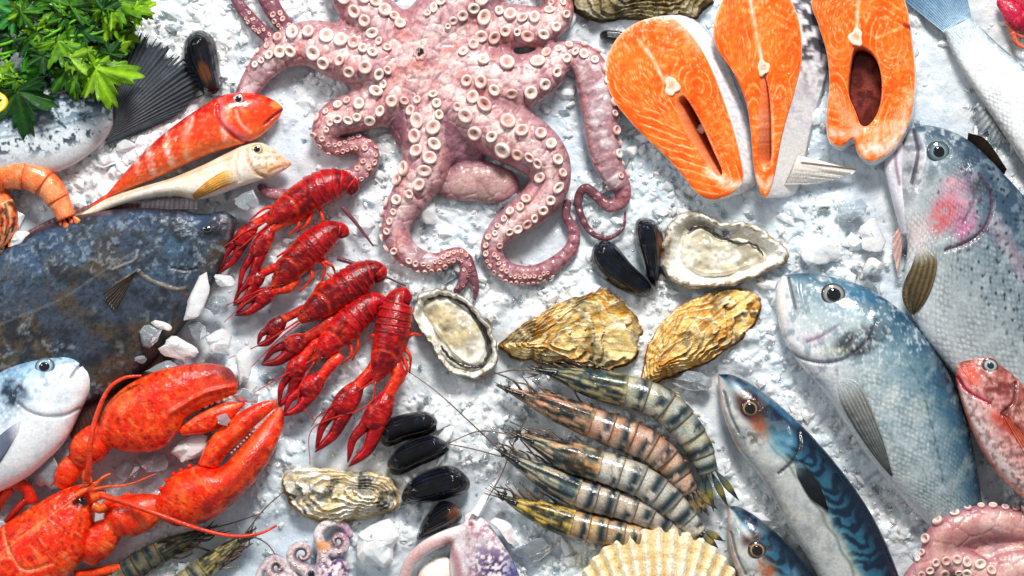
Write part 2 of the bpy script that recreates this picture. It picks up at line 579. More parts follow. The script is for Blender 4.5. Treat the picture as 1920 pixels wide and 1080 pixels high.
def build_ice():
    nx, ny = 840, 500
    xs = np.linspace(-160, 2080, nx); ys = np.linspace(-140, 1220, ny)
    Y, X = np.meshgrid(ys, xs, indexing='ij')
    Z, w, idd, ide = ice_height(X, Y)
    Z[0] = Z[-1] = -40; Z[:, 0] = Z[:, -1] = -40
    idx = np.arange(nx * ny).reshape(ny, nx)
    F = np.stack([idx[:-1, :-1], idx[1:, :-1], idx[1:, 1:], idx[:-1, 1:]], -1).reshape(-1, 4)
    g = G(np.column_stack([X.ravel(), Y.ravel(), Z.ravel()]), F.tolist())
    w = w.ravel(); e = ide.ravel(); d = idd.ravel()
    g.fill((230, 236, 241))
    g.mix(sm(.35, .75, g.n(170, 3, 31)) * (1 - w) * .5, (214, 208, 202))
    g.mix(sm(.42, .62, g.n(40, 4, 33)) * (1 - w) * .35, (204, 214, 222))
    g.mix(sm(.55, .7, g.n(16, 3, 35)) * (1 - w) * .6, (216, 224, 230))
    g.mix(w * .95, (248, 251, 253))
    g.mix(sm(.42, .62, g.n(260, 3, 91) + .12 * sm(1100, 1600, g.X) * sm(300, 700, g.Y)) * .5, (214, 230, 243))
    g.mix(w * sm(.6, .95, e) * .2, (214, 228, 240))
    g.mix(w * sm(.75, .95, d) * .2, (212, 224, 236))
    sp = sm(.72, .84, fbm(g.X, g.Y, 9, 2, 44))
    g.mix(sp * .18, (140, 154, 166))
    o = bpy.data.objects.new('ice_bed', mesh_of('ice_bed', g, 'ice_bed', np.zeros(3), True))
    COL.objects.link(o)
    o['kind'] = 'structure'
    # flat tray under the ice
    P = [[-160, -140, -42], [2080, -140, -42], [2080, 1220, -42], [-160, 1220, -42],
         [-160, -140, -60], [2080, -140, -60], [2080, 1220, -60], [-160, 1220, -60]]
    t = G(P, [[3, 2, 1, 0], [4, 5, 6, 7], [0, 1, 5, 4], [1, 2, 6, 5], [2, 3, 7, 6], [3, 0, 4, 7]]).fill((150, 155, 160))
    o = bpy.data.objects.new('counter', mesh_of('counter', t, 'ice_bed', np.zeros(3), False))
    COL.objects.link(o)
    o['kind'] = 'structure'


def chunk_pts(r, seed, sq=(1, 1, .6), nu=9, nv=6, rough=.35):
    """an irregular faceted lump of ice centred at the origin"""
    R = np.random.default_rng(seed)
    th = np.linspace(0, 2 * np.pi, nu, endpoint=False)
    P = []
    for k in range(1, nv):
        a = np.pi * k / nv
        rr = 1 + rough * (R.random(nu) - .5) * 2
        P.append(np.column_stack([np.sin(a) * np.cos(th) * rr, np.sin(a) * np.sin(th) * rr, np.cos(a) * (1 + .25 * (R.random(nu) - .5))]))
    P = np.vstack(P + [[[0, 0, 1]], [[0, 0, -1]]]) * r * np.asarray(sq)
    F = ring_faces(nv - 1, nu, True, False)
    t = (nv - 1) * nu
    F += [[(j + 1) % nu, j, t] for j in range(nu)]
    F += [[(nv - 2) * nu + j, (nv - 2) * nu + (j + 1) % nu, t + 1] for j in range(nu)]
    # a random turn
    q = R.normal(size=4); q /= np.linalg.norm(q)
    return P, [f[::-1] for f in F], R


def build_crumbs():
    """loose crushed ice lying on the bed: far too many to count"""
    R = np.random.default_rng(5)
    n = 16000
    x = R.uniform(-60, 1980, n); y = R.uniform(-60, 1140, n)
    w = ice_white(x, y)
    clump = sm(.38, .62, fbm(x, y, 34, 3, 61))
    keep = R.random(n) < 0.10 + .90 * w * (.35 + .65 * clump)
    x, y, w = x[keep], y[keep], w[keep]
    z, _, _, _ = ice_height(x, y)
    lib = []
    for k in range(24):
        p, f, q = chunk_pts(1, 100 + k, (1, R.uniform(.45, .95), R.uniform(.35, .8)), 5, 3, .45)
        lib.append((p, f))
    P = []; F = []; C = []; M = []; o = 0
    for i in range(len(x)):
        p, f = lib[R.integers(24)]
        s = 2.0 + min(R.lognormal(1.0, .85), 19)
        a, b = R.uniform(0, 6.28), R.uniform(-.9, .9)
        ca, sa, cb, sb = math.cos(a), math.sin(a), math.cos(b), math.sin(b)
        q = p @ np.array([[1, 0, 0], [0, cb, -sb], [0, sb, cb]]).T @ np.array([[ca, -sa, 0], [sa, ca, 0], [0, 0, 1]]).T
        P.append(q * s + [x[i], y[i], z[i] + s * .1])
        v = R.random()
        glass = v > .62 + .20 * w[i]
        c = (240, 247, 252) if not glass else (236, 245, 251)
        M += [1 if glass else 0] * len(f)
        C.append(np.repeat(rgb(c)[None], len(p), 0))
        F += [[j + o for j in ff] for ff in f]; o += len(p)
    g = G(np.vstack(P), F); g.C = np.vstack(C)
    me = mesh_of('crushed_ice', g, 'ice_crumb', np.zeros(3), False)
    me.materials.append(MAT['ice_glass'])
    me.polygons.foreach_set('material_index', np.array(M, np.int32))
    ob = bpy.data.objects.new('crushed_ice', me)
    COL.objects.link(ob)
    ob['kind'] = 'stuff'
    tag(ob, 'crushed white and clear ice spread between all the seafood', 'ice')


build_ice()
build_crumbs()
# ------------------------------------------------------------------ soft bodies: smooth union of tapering arms
def surface_nets(f, o, h):
    """f: 3-D field (negative inside), o: origin, h: cell size -> points, quads"""
    s = f < 0
    c = np.zeros(np.array(f.shape) - 1, np.int8)
    for i in (0, 1):
        for j in (0, 1):
            for k in (0, 1):
                c += s[i:s.shape[0] - 1 + i, j:s.shape[1] - 1 + j, k:s.shape[2] - 1 + k]
    mixed = (c > 0) & (c < 8)
    ids = -np.ones(mixed.shape, np.int64)
    I, J, K = np.nonzero(mixed)
    ids[I, J, K] = np.arange(len(I))
    acc = np.zeros((len(I), 3)); cnt = np.zeros(len(I))
    cor = [(i, j, k) for i in (0, 1) for j in (0, 1) for k in (0, 1)]
    for a in cor:
        for ax in range(3):
            if a[ax]:
                continue
            b = list(a); b[ax] = 1
            fa = f[I + a[0], J + a[1], K + a[2]]; fb = f[I + b[0], J + b[1], K + b[2]]
            x = (fa < 0) != (fb < 0)
            t = np.where(x, fa / np.where(x, fa - fb, 1), 0)
            p = np.tile(np.asarray(a, float), (len(I), 1)); p[:, ax] = t
            acc[x] += p[x]; cnt[x] += 1
    P = np.column_stack([I, J, K]) + acc / cnt[:, None]
    F = []
    for ax in range(3):
        u, v = [(1, 2), (2, 0), (0, 1)][ax]
        sl0 = [slice(None)] * 3; sl1 = [slice(None)] * 3
        sl0[ax] = slice(0, -1); sl1[ax] = slice(1, None)
        ch = s[tuple(sl0)] != s[tuple(sl1)]
        q = np.argwhere(ch)
        ok = (q[:, u] > 0) & (q[:, v] > 0) & (q[:, u] < mixed.shape[u]) & (q[:, v] < mixed.shape[v])
        q = q[ok]
        ins = s[q[:, 0], q[:, 1], q[:, 2]]
        e = np.eye(3, dtype=int)
        quad = [q, q - e[u], q - e[u] - e[v], q - e[v]]
        qi = np.stack([ids[w[:, 0], w[:, 1], w[:, 2]] for w in quad], 1)
        qi[~ins] = qi[~ins][:, ::-1]
        F.append(qi)
    return P * h + np.asarray(o), np.vstack(F)


class Soft:
    def __init__(s, lo, hi, h):
        s.lo = np.asarray(lo, float); s.h = h
        n = np.ceil((np.asarray(hi) - s.lo) / h).astype(int) + 1
        s.f = np.full(n, 60.0, np.float32)
        s.ax = [s.lo[k] + np.arange(n[k]) * h for k in range(3)]
        s.arms = []

    def arm(s, pts, flat=.75, k0=4, kr=.3):
        """pts rows: x, y, z, r"""
        c = spl(np.asarray(pts, float)[:, :4], per=5)
        s.arms.append(c)
        d = np.full(s.f.shape, 60.0, np.float32); rr = np.full(s.f.shape, 5.0, np.float32)
        for a, b in zip(c[:-1], c[1:]):
            lo = np.minimum(a[:3], b[:3]) - max(a[3], b[3]) - 34; hi = np.maximum(a[:3], b[:3]) + max(a[3], b[3]) + 34
            sl = []
            for k in range(3):
                i0 = int(np.clip(np.floor((lo[k] - s.lo[k]) / s.h), 0, s.f.shape[k])); i1 = int(np.clip(np.ceil((hi[k] - s.lo[k]) / s.h) + 1, 0, s.f.shape[k]))
                sl.append(slice(i0, i1))
            if any(q.stop <= q.start for q in sl):
                continue
            X = s.ax[0][sl[0]][:, None, None]; Y = s.ax[1][sl[1]][None, :, None]; Z = s.ax[2][sl[2]][None, None, :]
            e = b[:3] - a[:3]; L = e @ e + 1e-9
            t = np.clip(((X - a[0]) * e[0] + (Y - a[1]) * e[1] + (Z - a[2]) * e[2]) / L, 0, 1)
            r = a[3] + (b[3] - a[3]) * t
            dist = np.sqrt((X - a[0] - t * e[0]) ** 2 + (Y - a[1] - t * e[1]) ** 2 + ((Z - a[2] - t * e[2]) / flat) ** 2) - r
            sl = tuple(sl)
            near = dist < d[sl]
            d[sl] = np.where(near, dist, d[sl]); rr[sl] = np.where(near, r, rr[sl])
        k = k0 + kr * rr
        hh = np.clip(.5 + .5 * (s.f - d) / k, 0, 1)
        s.f = s.f * (1 - hh) + d * hh - k * hh * (1 - hh)

    def cut(s, pts, flat=1.0, k=4.0):
        """carve a groove along pts rows x, y, z, r"""
        keep = s.f; s.f = np.full(keep.shape, 60.0, np.float32)
        s.arm(pts, flat, .1, 0); s.arms.pop()
        s.f = np.maximum(keep, -s.f)

    def sample(s, p):
        q = (np.asarray(p) - s.lo) / s.h
        i = np.clip(np.floor(q).astype(int), 0, np.array(s.f.shape) - 2)
        t = q - i
        v = 0
        for a in (0, 1):
            for b in (0, 1):
                for c in (0, 1):
                    wgt = (t[:, 0] if a else 1 - t[:, 0]) * (t[:, 1] if b else 1 - t[:, 1]) * (t[:, 2] if c else 1 - t[:, 2])
                    v = v + wgt * s.f[i[:, 0] + a, i[:, 1] + b, i[:, 2] + c]
        return v

    def grad(s, p):
        e = s.h * .8
        g = np.stack([s.sample(p + np.eye(3)[k] * e) - s.sample(p - np.eye(3)[k] * e) for k in range(3)], 1)
        return g / (np.linalg.norm(g, axis=1)[:, None] + 1e-9)

    def mesh(s):
        P, F = surface_nets(s.f, s.lo, s.h)
        g = G(P, F.tolist())
        # u/v faces come out mirrored because y points down
        g.F = F[:, ::-1].tolist()
        # nearest arm radius and sideways ratio
        best = np.full(len(P), 1e9); g.R = np.full(len(P), 30.0); g.S = np.zeros(len(P)); g.A = np.zeros(len(P), int); g.L = np.zeros(len(P))
        for ai, c in enumerate(s.arms):
            cum = np.r_[0, np.cumsum(np.linalg.norm(np.diff(c[:, :2], axis=0), axis=1))]
            for j in range(len(c) - 1):
                a, b = c[j], c[j + 1]
                sel = (np.abs(P[:, 0] - a[0]) < 90) & (np.abs(P[:, 1] - a[1]) < 90)
                if not sel.any():
                    continue
                e = b[:3] - a[:3]; Q = P[sel] - a[:3]
                t = np.clip(Q @ e / (e @ e + 1e-9), 0, 1)
                W = Q - t[:, None] * e
                r = a[3] + (b[3] - a[3]) * t
                d = np.linalg.norm(W, axis=1) - r
                ii = np.nonzero(sel)[0]; nb = d < best[ii]; ii = ii[nb]
                best[ii] = d[nb]; g.R[ii] = r[nb]; g.A[ii] = ai; g.L[ii] = cum[j] + t[nb] * (cum[j + 1] - cum[j])
                nx = np.array([e[1], -e[0]]) / (np.hypot(e[0], e[1]) + 1e-9)
                g.S[ii] = (W[nb][:, :2] @ nx) / r[nb]
        return g


def lathe(prof, m=14):
    n = len(prof)
    th = np.linspace(0, 2 * np.pi, m, endpoint=False)
    P = np.array([[r * math.cos(t), r * math.sin(t), z] for r, z in prof for t in th])
    return P, [f[::-1] for f in ring_faces(n, m, True, True)]


SUCK = {}


def sucker_meshes():
    prof = [(.95, -.35), (1.0, 0), (1.04, .28), (.97, .48), (.82, .54), (.64, .46), (.5, .3), (.36, .12), (.24, -.02), (.2, -.2), (.05, -.24)]
    P, F = lathe(prof, 16)
    for k, (rim, mid, hole) in enumerate([((240, 210, 200), (232, 188, 178), (196, 144, 134)), ((232, 190, 180), (218, 164, 152), (168, 112, 104)),
                                          ((250, 234, 222), (240, 206, 192), (196, 142, 128)), ((176, 124, 124), (140, 92, 98), (70, 44, 52))]):
        c = []
        for (r, z) in prof:
            col = rim if r > .6 else (mid if r > .22 else hole)
            if z < .2 and r > .9:
                col = tuple(np.array(rim) * .45 + np.array((205, 130, 130)) * .55) if k < 3 else rim
            c += [rgb(col)] * 16
        me = bpy.data.meshes.new('sucker')
        me.from_pydata((P * U_ * np.array([1, -1, 1])).tolist(), [], F)
        ca = me.color_attributes.new('Col', 'FLOAT_COLOR', 'POINT')
        cc = np.ones((len(P), 4), np.float32); cc[:, :3] = lin(np.array(c)); ca.data.foreach_set('color', cc.ravel())
        me.polygons.foreach_set('use_smooth', np.ones(len(me.polygons), bool))
        me.materials.append(MAT['octopus_skin'])
        me.flip_normals()
        SUCK[k] = me


def place_suckers(parent, soft, spots, limit=300):
    """spots rows: x, y, z, dx, dy, dz (outward), r, variant"""
    from mathutils import Vector, Quaternion
    sp = np.asarray(spots, float)
    sp = sp[np.argsort(-sp[:, 6])]
    kept = []
    for w in sp:        # suckers never overlap
        if all(np.hypot(w[0] - q[0], w[1] - q[1]) > .86 * (w[6] + q[6]) or abs(w[2] - q[2]) > 25 for q in kept):
            kept.append(w)
    sp = np.array(kept)[:limit]
    p = sp[:, :3].copy()
    for _ in range(8):
        v = soft.sample(p); p -= soft.grad(p) * (v * .8)[:, None]
    nrm = soft.grad(p)
    nrm = nrm * .75 + sp[:, 3:6] * .25
    off = root_off(parent)
    for q, nn, row in zip(p, nrm, sp):
        o = bpy.data.objects.new('sucker', SUCK[int(row[7])])
        COL.objects.link(o)
        o.parent = parent
        o.location = world_pts([q + nn * row[6] * .12])[0] - off
        n = Vector((nn[0], -nn[1], nn[2])).normalized()
        o.rotation_mode = 'QUATERNION'
        o.rotation_quaternion = n.to_track_quat('Z', 'Y')
        r = row[6]
        o.rotation_quaternion = o.rotation_quaternion @ Quaternion((0, 0, 1), random.uniform(0, 6.28)) @ Quaternion((1, 0, 0), random.uniform(-.25, .25))
        o.scale = (r * random.uniform(.85, 1.08), r * random.uniform(.72, 1.0), r * random.uniform(.6, 1.2))


def arm_suckers(pts, start=20, end=1e9, gap=.95, size=.30, smin=3.2, smax=15, spread=27, grow=.075, dark_r=20, seed=0, base=4.4, rows=2):
    """pts rows: x y z r roll"""
    R = np.random.default_rng(seed)
    c = spl(np.asarray(pts, float), per=14)
    d = np.r_[0, np.cumsum(np.linalg.norm(np.diff(c[:, :2], axis=0), axis=1))]
    out = []; x = start; side = 1
    while x < min(d[-1] - 2, end):
        q = np.array([np.interp(x, d, c[:, k]) for k in range(5)])
        q2 = np.array([np.interp(x + 2, d, c[:, k]) for k in range(5)])
        t = q2[:2] - q[:2]; t /= np.hypot(*t) + 1e-9
        nx = np.array([t[1], -t[0]])
        s = float(np.clip(min(size * q[3], base + grow * x), smin, smax)) * R.uniform(.74, 1.16)
        a = math.radians(q[4] + side * spread + R.uniform(-11, 11))
        if rows == 1:
            a = math.radians(q[4] + R.uniform(-4, 4))
        v = np.array([nx[0] * math.sin(a), nx[1] * math.sin(a), math.cos(a)])
        pos = q[:3] + v * q[3] * np.array([1, 1, .8])
        k = 3 if q[3] < dark_r * .55 else (1 if q[3] < dark_r else int(R.choice([0, 0, 0, 1, 2, 2])))
        out.append([*pos, *v, s, k])
        side = -side
        x += s * gap * (1.0 if rows == 2 else 2)
    return out


def zr(rows, flat=.72, base=6):
    """x y r [roll [dz]] -> x y z r roll resting on the ice"""
    out = []
    for w in rows:
        x, y, r = w[:3]; roll = w[3] if len(w) > 3 else 0; dz = w[4] if len(w) > 4 else 0
        out.append([x, y, base + r * flat * .72 + dz, r, roll])
    return out


sucker_meshes()


def build_octopus():
    root = thing('octopus', 'large pink octopus sprawled underside up with its arms and suckers showing', 'octopus', 820, 200)
    arms = [
        zr([(790, 115, 42), (735, 116, 50), (690, 116, 53), (640, 100, 51), (585, 82, 44), (535, 92, 36, -10), (497, 122, 28, -45), (470, 158, 22, -60), (452, 200, 19, -65), (450, 235, 14, -65)]),
        zr([(790, 95, 42), (745, 72, 46), (708, 42, 48), (676, 8, 46), (650, -40, 42), (630, -90, 36)]),
        zr([(795, 85, 46), (818, 45, 56), (855, 8, 60), (895, -40, 60), (915, -95, 50)]),
        zr([(805, 92, 44), (850, 72, 46), (905, 54, 44), (960, 48, 41), (1012, 48, 36), (1046, 28, 29), (1042, -5, 26), (1010, -40, 20)]),
        zr([(805, 110, 44), (860, 122, 52), (915, 145, 56), (965, 155, 52), (1010, 140, 43, 0), (1045, 112, 31, 10), (1078, 102, 26, 30), (1103, 122, 31, 60), (1116, 160, 35, 80),
            (1124, 205, 35, 85), (1128, 250, 31, 85), (1136, 295, 28, 80), (1152, 330, 23, 70), (1166, 352, 18, 40), (1166, 376, 14, 10), (1142, 386, 12, 0), (1118, 366, 10, 0), (1098, 352, 9),
            (1084, 372, 8), (1092, 408, 7), (1112, 438, 6), (1142, 446, 5), (1168, 428, 4), (1174, 396, 3)]),
        zr([(800, 120, 44), (840, 165, 48), (885, 208, 52), (940, 245, 54), (992, 272, 52), (1025, 305, 44), (1030, 345, 38), (1008, 380, 36, 0), (972, 408, 32), (938, 436, 26), (922, 466, 21),
            (935, 497, 19, -25), (968, 514, 18, -40), (1008, 512, 17, -50), (1048, 490, 15, -60), (1073, 462, 13, -60), (1076, 432, 11, -50), (1062, 405, 9), (1064, 380, 8)]),
        zr([(795, 120, 42), (795, 170, 44), (798, 225, 46), (800, 275, 45), (795, 320, 44, -20), (775, 358, 38, -35), (752, 395, 31, -50), (742, 430, 27, -65), (755, 465, 24, -70), (785, 487, 21, -60),
            (818, 492, 18, -30), (842, 482, 16, 0), (862, 478, 14), (874, 498, 12), (868, 528, 10), (856, 545, 7)]),
        zr([(790, 120, 42), (755, 160, 44), (710, 195, 42), (665, 210, 38), (630, 222, 33, -15), (610, 245, 26, -30), (622, 270, 20, -40, -6), (652, 272, 18, 0, -6), (682, 272, 19, 20, 2), (692, 298, 20, 10, 2), (672, 326, 19, 0, 0),
            (632, 338, 17, 0, 0), (588, 350, 15, 0, -4), (545, 365, 13, 0, -8), (505, 362, 11, 0, -8), (488, 350, 8, 0, -8)]),
        zr([(876, 485, 10), (886, 512, 9), (892, 540, 7), (890, 560, 4)]),
        zr([(575, 85, 14, 0, -8), (548, 62, 15, 0, -8), (520, 30, 17), (500, -5, 18), (488, -45, 16)]),
        zr([(530, 80, 9), (508, 72, 13), (478, 45, 13), (450, 12, 12), (430, -25, 9)]),
    ]
    s = Soft((415, -100, -14), (1205, 585, 96), 3.0)
    for i, a in enumerate(arms):
        s.arm(a, .72, 3, .42 if i < 8 else .1)
    # webs between the arms and the sac-like mantle lying underneath
    s.arm([(850, 250, 14, 46), (870, 275, 10, 38), (880, 285, 8, 30)], .6, 6, .5)
    s.arm([(760, 215, 12, 40), (770, 260, 10, 30)], .6, 6, .5)
    s.arm([(900, 175, 16, 42), (960, 200, 12, 34)], .6, 6, .3)
    s.arm([(845, 345, 14, 30), (890, 338, 16, 40), (940, 348, 12, 34)], .6, 1, .05)
    for a in ([(690, 62, 50, 4), (655, 45, 46, 4), (625, 28, 40, 4)],):
        s.cut(a)
    g = s.mesh()
    n1 = g.n(60, 4, 1); n2 = g.n(18, 3, 2); n3 = g.n(7, 2, 5)
    g.fill((226, 178, 176))
    g.mix(sm(.40, .64, n1) * .85, (244, 222, 214))
    g.mix(sm(.50, .70, g.n(34, 4, 9)) * .7, (212, 126, 116))
    g.mix(sm(.52, .72, n2) * .55, (250, 232, 226))
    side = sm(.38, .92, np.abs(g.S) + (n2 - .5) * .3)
    g.mix(side * .8, (146, 100, 104))  # brownish shade on the arm sides put into the colour, with mauve skin
    g.mix(sm(.5, .66, g.n(46, 4, 29)) * .5, (188, 146, 148))
    g.mix(sm(.46, .6, g.n(28, 4, 73)) * .6, (182, 150, 156)); g.mix(sm(.56, .66, g.n(12, 4, 74)) * .45, (150, 104, 108))
    g.mix((1 - sm(.0, .45, np.abs(g.S))) * sm(.4, .6, g.n(40, 3, 71)) * .7, (252, 236, 228))  # whitish highlights along the arm crests, put into the colour
    thin = 1 - sm(9, 30, g.R)
    g.mix(thin * .78, (146, 92, 100))
    g.mix((1 - sm(7, 13, g.R)) * .75, (88, 56, 66))
    g.mix(sm(.56, .66, n3) * (.25 + .35 * thin), (112, 60, 76))
    f1, f2, ii, _, _ = worley(g.X, g.Y, 26, 12)
    g.mix((1 - sm(.0, .10, f2 - f1)) * .45, (122, 70, 86))
    g.lift(-(1 - sm(.0, .14, f2 - f1)) * 2.4)
    g.lift(1.1 * np.sin(g.L / 3.3) * sm(.4, .6, n1))
    # the arm that turns its smooth back up
    for pts, w in ([(1103, 122), (1118, 165), (1124, 210), (1130, 255), (1140, 300), (1155, 335)], 30), ([(780, 470), (800, 485)], 20), ([(500, 122), (470, 160), (455, 200)], 18):
        m = g.line(pts, w)
        g.mix(m * .7, (156, 126, 132)); g.mix(m * sm(.44, .6, n2) * .7, (222, 206, 208))
    g.mix(g.blob(1120, 350, 60, 40) * (g.R < 20) * .6, (92, 56, 62))
    g.mix((g.A >= 9) * .72, (112, 70, 84))
    m = g.blob(900, 345, 78, 44) * ((g.A == 14) | (g.A == 11) & (g.Y > 310))
    g.mix(m * .85, (196, 164, 158)); g.mix(m * sm(.5, .7, g.n(20, 4, 77)) * .5, (150, 112, 112))
    g.lift((n2 - .5) * 2.0)
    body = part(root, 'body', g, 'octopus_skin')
    spots = []
    kw = [dict(start=62), dict(start=52), dict(start=48), dict(start=55), dict(start=58), dict(start=70, size=.27), dict(start=60), dict(start=70, size=.28), dict(start=2), dict(start=20), dict(start=5)]
    for i, a in enumerate(arms):
        spots += arm_suckers(a, seed=i, gap=1.0, end=[330, 200, 190, 330, 560, 640, 560, 420, 60, 90, 90][i], **kw[i])
    spots = [w for w in spots if -25 < w[1]]
    place_suckers(root, s, spots, 290)
    # mouth: pale lip ring round a dark beak
    zt = 0
    for z in range(95, 0, -1):
        if s.sample(np.array([[789., 103., float(z)]]))[0] < 0:
            zt = z; break
    P, F = lathe([(15, -4), (14, 0), (11, 2), (9, 1.6), (7, -1), (6, -3)], 20)
    P = P * (1 + .16 * np.sin(np.arctan2(P[:, 1], P[:, 0]) * 7)[:, None] * [1, 1, 0])
    lip = G(P * [.9, 1.05, 1] + [789, 103, zt + 1.5], F).fill((214, 172, 170))
    part(root, 'lip', lip, 'octopus_skin')
    P, F = lathe([(7.5, -2), (6.5, 2), (4, 4), (1, 4.6)], 14)
    P = P * (1 + .3 * np.sin(np.arctan2(P[:, 1], P[:, 0]) * 3 + 1)[:, None] * [1, 1, 0])
    bk = G(P * [.8, 1.15, .7] + [790, 100, zt + 1.2], F).fill((28, 26, 30))
    part(root, 'beak', bk, 'eye_gloss')


build_octopus()


def build_octopus_corner():
    root = thing('octopus', 'pink octopus at the bottom right corner with two curled arms rimmed by pale suckers', 'octopus', 1830, 1040)
    arms = [zr([(1760, 1130, 26, 70), (1752, 1070, 30, 70), (1768, 1010, 36, 70), (1815, 985, 36, 72), (1865, 980, 34, 72), (1920, 985, 32, 70), (1980, 1000, 30, 70)], base=22),
            zr([(1690, 1120, 20, 0), (1722, 1075, 24, -28), (1762, 1048, 27, -30), (1812, 1056, 28, -10), (1850, 1092, 28, 0), (1870, 1150, 26, 0)], base=30),
            zr([(1850, 1090, 40), (1890, 1070, 46), (1960, 1080, 56)], base=14), zr([(1800, 1030, 26), (1850, 1030, 34), (1910, 1030, 36), (1960, 1030, 36)], base=4)]
    s = Soft((1650, 930, -14), (2000, 1150, 96), 3.0)
    for a in arms:
        s.arm(a, .72, 3, .22)
    g = s.mesh()
    g.fill((204, 158, 150))
    g.mix(sm(.45, .65, g.n(50, 4, 3)) * .7, (236, 208, 200))
    g.mix(g.line([(1775, 1010), (1820, 998), (1865, 1004)], 30, .9) * .6, (140, 98, 94))  # shadow of the fold between the arms, painted into the skin colour
    g.mix(sm(.5, .7, g.n(24, 4, 8)) * .5, (186, 122, 122))
    g.mix(sm(.4, .95, np.abs(g.S)) * .7, (146, 94, 104))
    g.mix(sm(.52, .68, g.n(60, 4, 28)) * .6, (150, 110, 120))
    f1, f2, ii, _, _ = worley(g.X, g.Y, 30, 12)
    g.mix((1 - sm(.0, .10, f2 - f1)) * .35, (130, 76, 88)); g.lift(-(1 - sm(.0, .14, f2 - f1)) * 2)
    part(root, 'body', g, 'octopus_skin')
    sp = arm_suckers(arms[0], seed=21, gap=1.15, size=.26, grow=1, base=9, rows=1, smax=10, start=40) + \
        arm_suckers(arms[1], seed=22, gap=1.1, size=.33, grow=1, base=10, spread=30, smax=12, start=10)
    place_suckers(root, s, sp, 80)


build_octopus_corner()
# ------------------------------------------------------------------ fish
def ztop(g, x, y):
    d = np.hypot(g.X - x, g.Y - y) - g.up * 1000
    return g.Z[np.argsort(d)[:3]].max()


def eye(parent, g, x, y, r, rings, squash=1.0, rot=0, pup=.45, pupc=(12, 12, 16), lift=0.25):
    """eye > pupil: a low glossy dome with coloured rings"""
    z = ztop(g, x, y)
    prof = [(1.0, -.35), (1.0, .02), (.92, .14), (.78, .2), (.62, .26), (.45, .32), (.25, .36), (.02, .38)]
    P, F = lathe(prof, 24)
    a = math.radians(rot)
    M = np.array([[math.cos(a), -math.sin(a), 0], [math.sin(a), math.cos(a), 0], [0, 0, 1]])
    e = G((P * [r, r * squash, r]) @ M.T + [x, y, z + r * (lift - .25)], F)
    rad = np.repeat([p[0] for p in prof], 24)
    e.cramp(rad, rings)
    o = part(parent, 'eye', e, 'eye_gloss')
    P, F = lathe([(1, -.3), (1, 0), (.8, .14), (.4, .24), (.02, .26)], 18)
    p = G((P * [r * pup, r * pup * squash, r * pup]) @ M.T + [x, y, z + r * (lift + .08)], F).fill(pupc)
    part(o, 'pupil', p, 'eye_gloss')


def fin(parent, name, base, tip, c0, c1, **kw):
    c2 = kw.pop('ray', None); on = kw.pop('on', None)
    g = sheet(base, tip, **kw)
    if on is not None:      # lie on the flank instead of cutting into it
        h = len(g.P) // 2
        B = on.P[(on.up > 0) & (on.X > g.X.min() - 12) & (on.X < g.X.max() + 12) & (on.Y > g.Y.min() - 12) & (on.Y < g.Y.max() + 12)]
        if len(B):
            for s0 in range(0, h, 400):
                q = g.P[s0:min(s0 + 400, h)]
                dd = np.hypot(q[:, None, 0] - B[None, :, 0], q[:, None, 1] - B[None, :, 1])
                k = np.argsort(dd, 1)[:, :4]
                zb = np.where(np.take_along_axis(dd, k, 1).min(1) < 9, B[k][:, :, 2].max(1) + 2.2, -99)
                dz = np.clip(zb - q[:, 2] + 1.5 * np.sin(g.V[s0:min(s0 + 400, h)] * g.rays * 2 * np.pi), 0, None)
                g.P[s0:min(s0 + 400, h), 2] += dz; g.P[h + s0:h + min(s0 + 400, h), 2] += dz
    g.fill(c0).mix(g.T, c1)
    s = .5 + .5 * np.sin(g.V * g.rays * 2 * np.pi)
    g.mix((1 - s) * .5, tuple(np.array(c1) * .55) if c2 is None else c2)
    g.mul(.86 + .28 * g.n(9, 3, 5))
    return part(parent, name, g, 'fin_skin')


def flank_fin(parent, D, V, on, c0, c1, rays=9, off=3.0, ray=None):
    """a folded pectoral fin lying on the flank, its base blending into the skin"""
    g = loft(D, V, [1.5, 3.2, 3.0, 2.4, .8], 0.0, 60, 40, 2.0, .5)
    B = on.P[on.up > 0]; Bc = on.C[on.up > 0]
    s = (B[:, 0] > g.X.min() - 14) & (B[:, 0] < g.X.max() + 14) & (B[:, 1] > g.Y.min() - 14) & (B[:, 1] < g.Y.max() + 14)
    B = B[s]; Bc = Bc[s]
    z = np.empty(len(g.P)); bc = np.empty((len(g.P), 3))
    for i in range(0, len(g.P), 400):
        q = g.P[i:i + 400]
        dd = np.hypot(q[:, None, 0] - B[None, :, 0], q[:, None, 1] - B[None, :, 1])
        k = np.argsort(dd, 1)[:, :3]
        z[i:i + 400] = B[k][:, :, 2].mean(1); bc[i:i + 400] = Bc[k[:, 0]]
    g.P[:, 2] += z + off * sm(0, .25, g.T)
    g.fill(c0).mix(g.T, c1)
    r = .5 + .5 * np.sin(g.V * rays * 2 * np.pi + .6 * g.n(12, 2, 3))
    g.mix((1 - r) * .6, ray or tuple(np.array(c1) * .45))
    g.lift((r - .5) * 1.2 * sm(.1, .4, g.T))
    g.mul(.85 + .3 * g.n(8, 3, 6))
    w = (1 - sm(.0, .32, g.T))[:, None] * .85
    g.C = g.C * (1 - w) + bc * w
    return part(parent, 'pectoral_fin', g, 'fin_skin')


def scales(g, sc, seed=0, along=0):
    """scale cell brightness in body space, 0..1"""
    a = math.radians(along)
    u = g.X * math.cos(a) + g.Y * math.sin(a); v = -g.X * math.sin(a) + g.Y * math.cos(a)
    f1, f2, i, ox, oy = worley(u, v * 1.15, sc, seed)
    return np.clip(1 - f1 * 1.25, 0, 1), i, f2 - f1


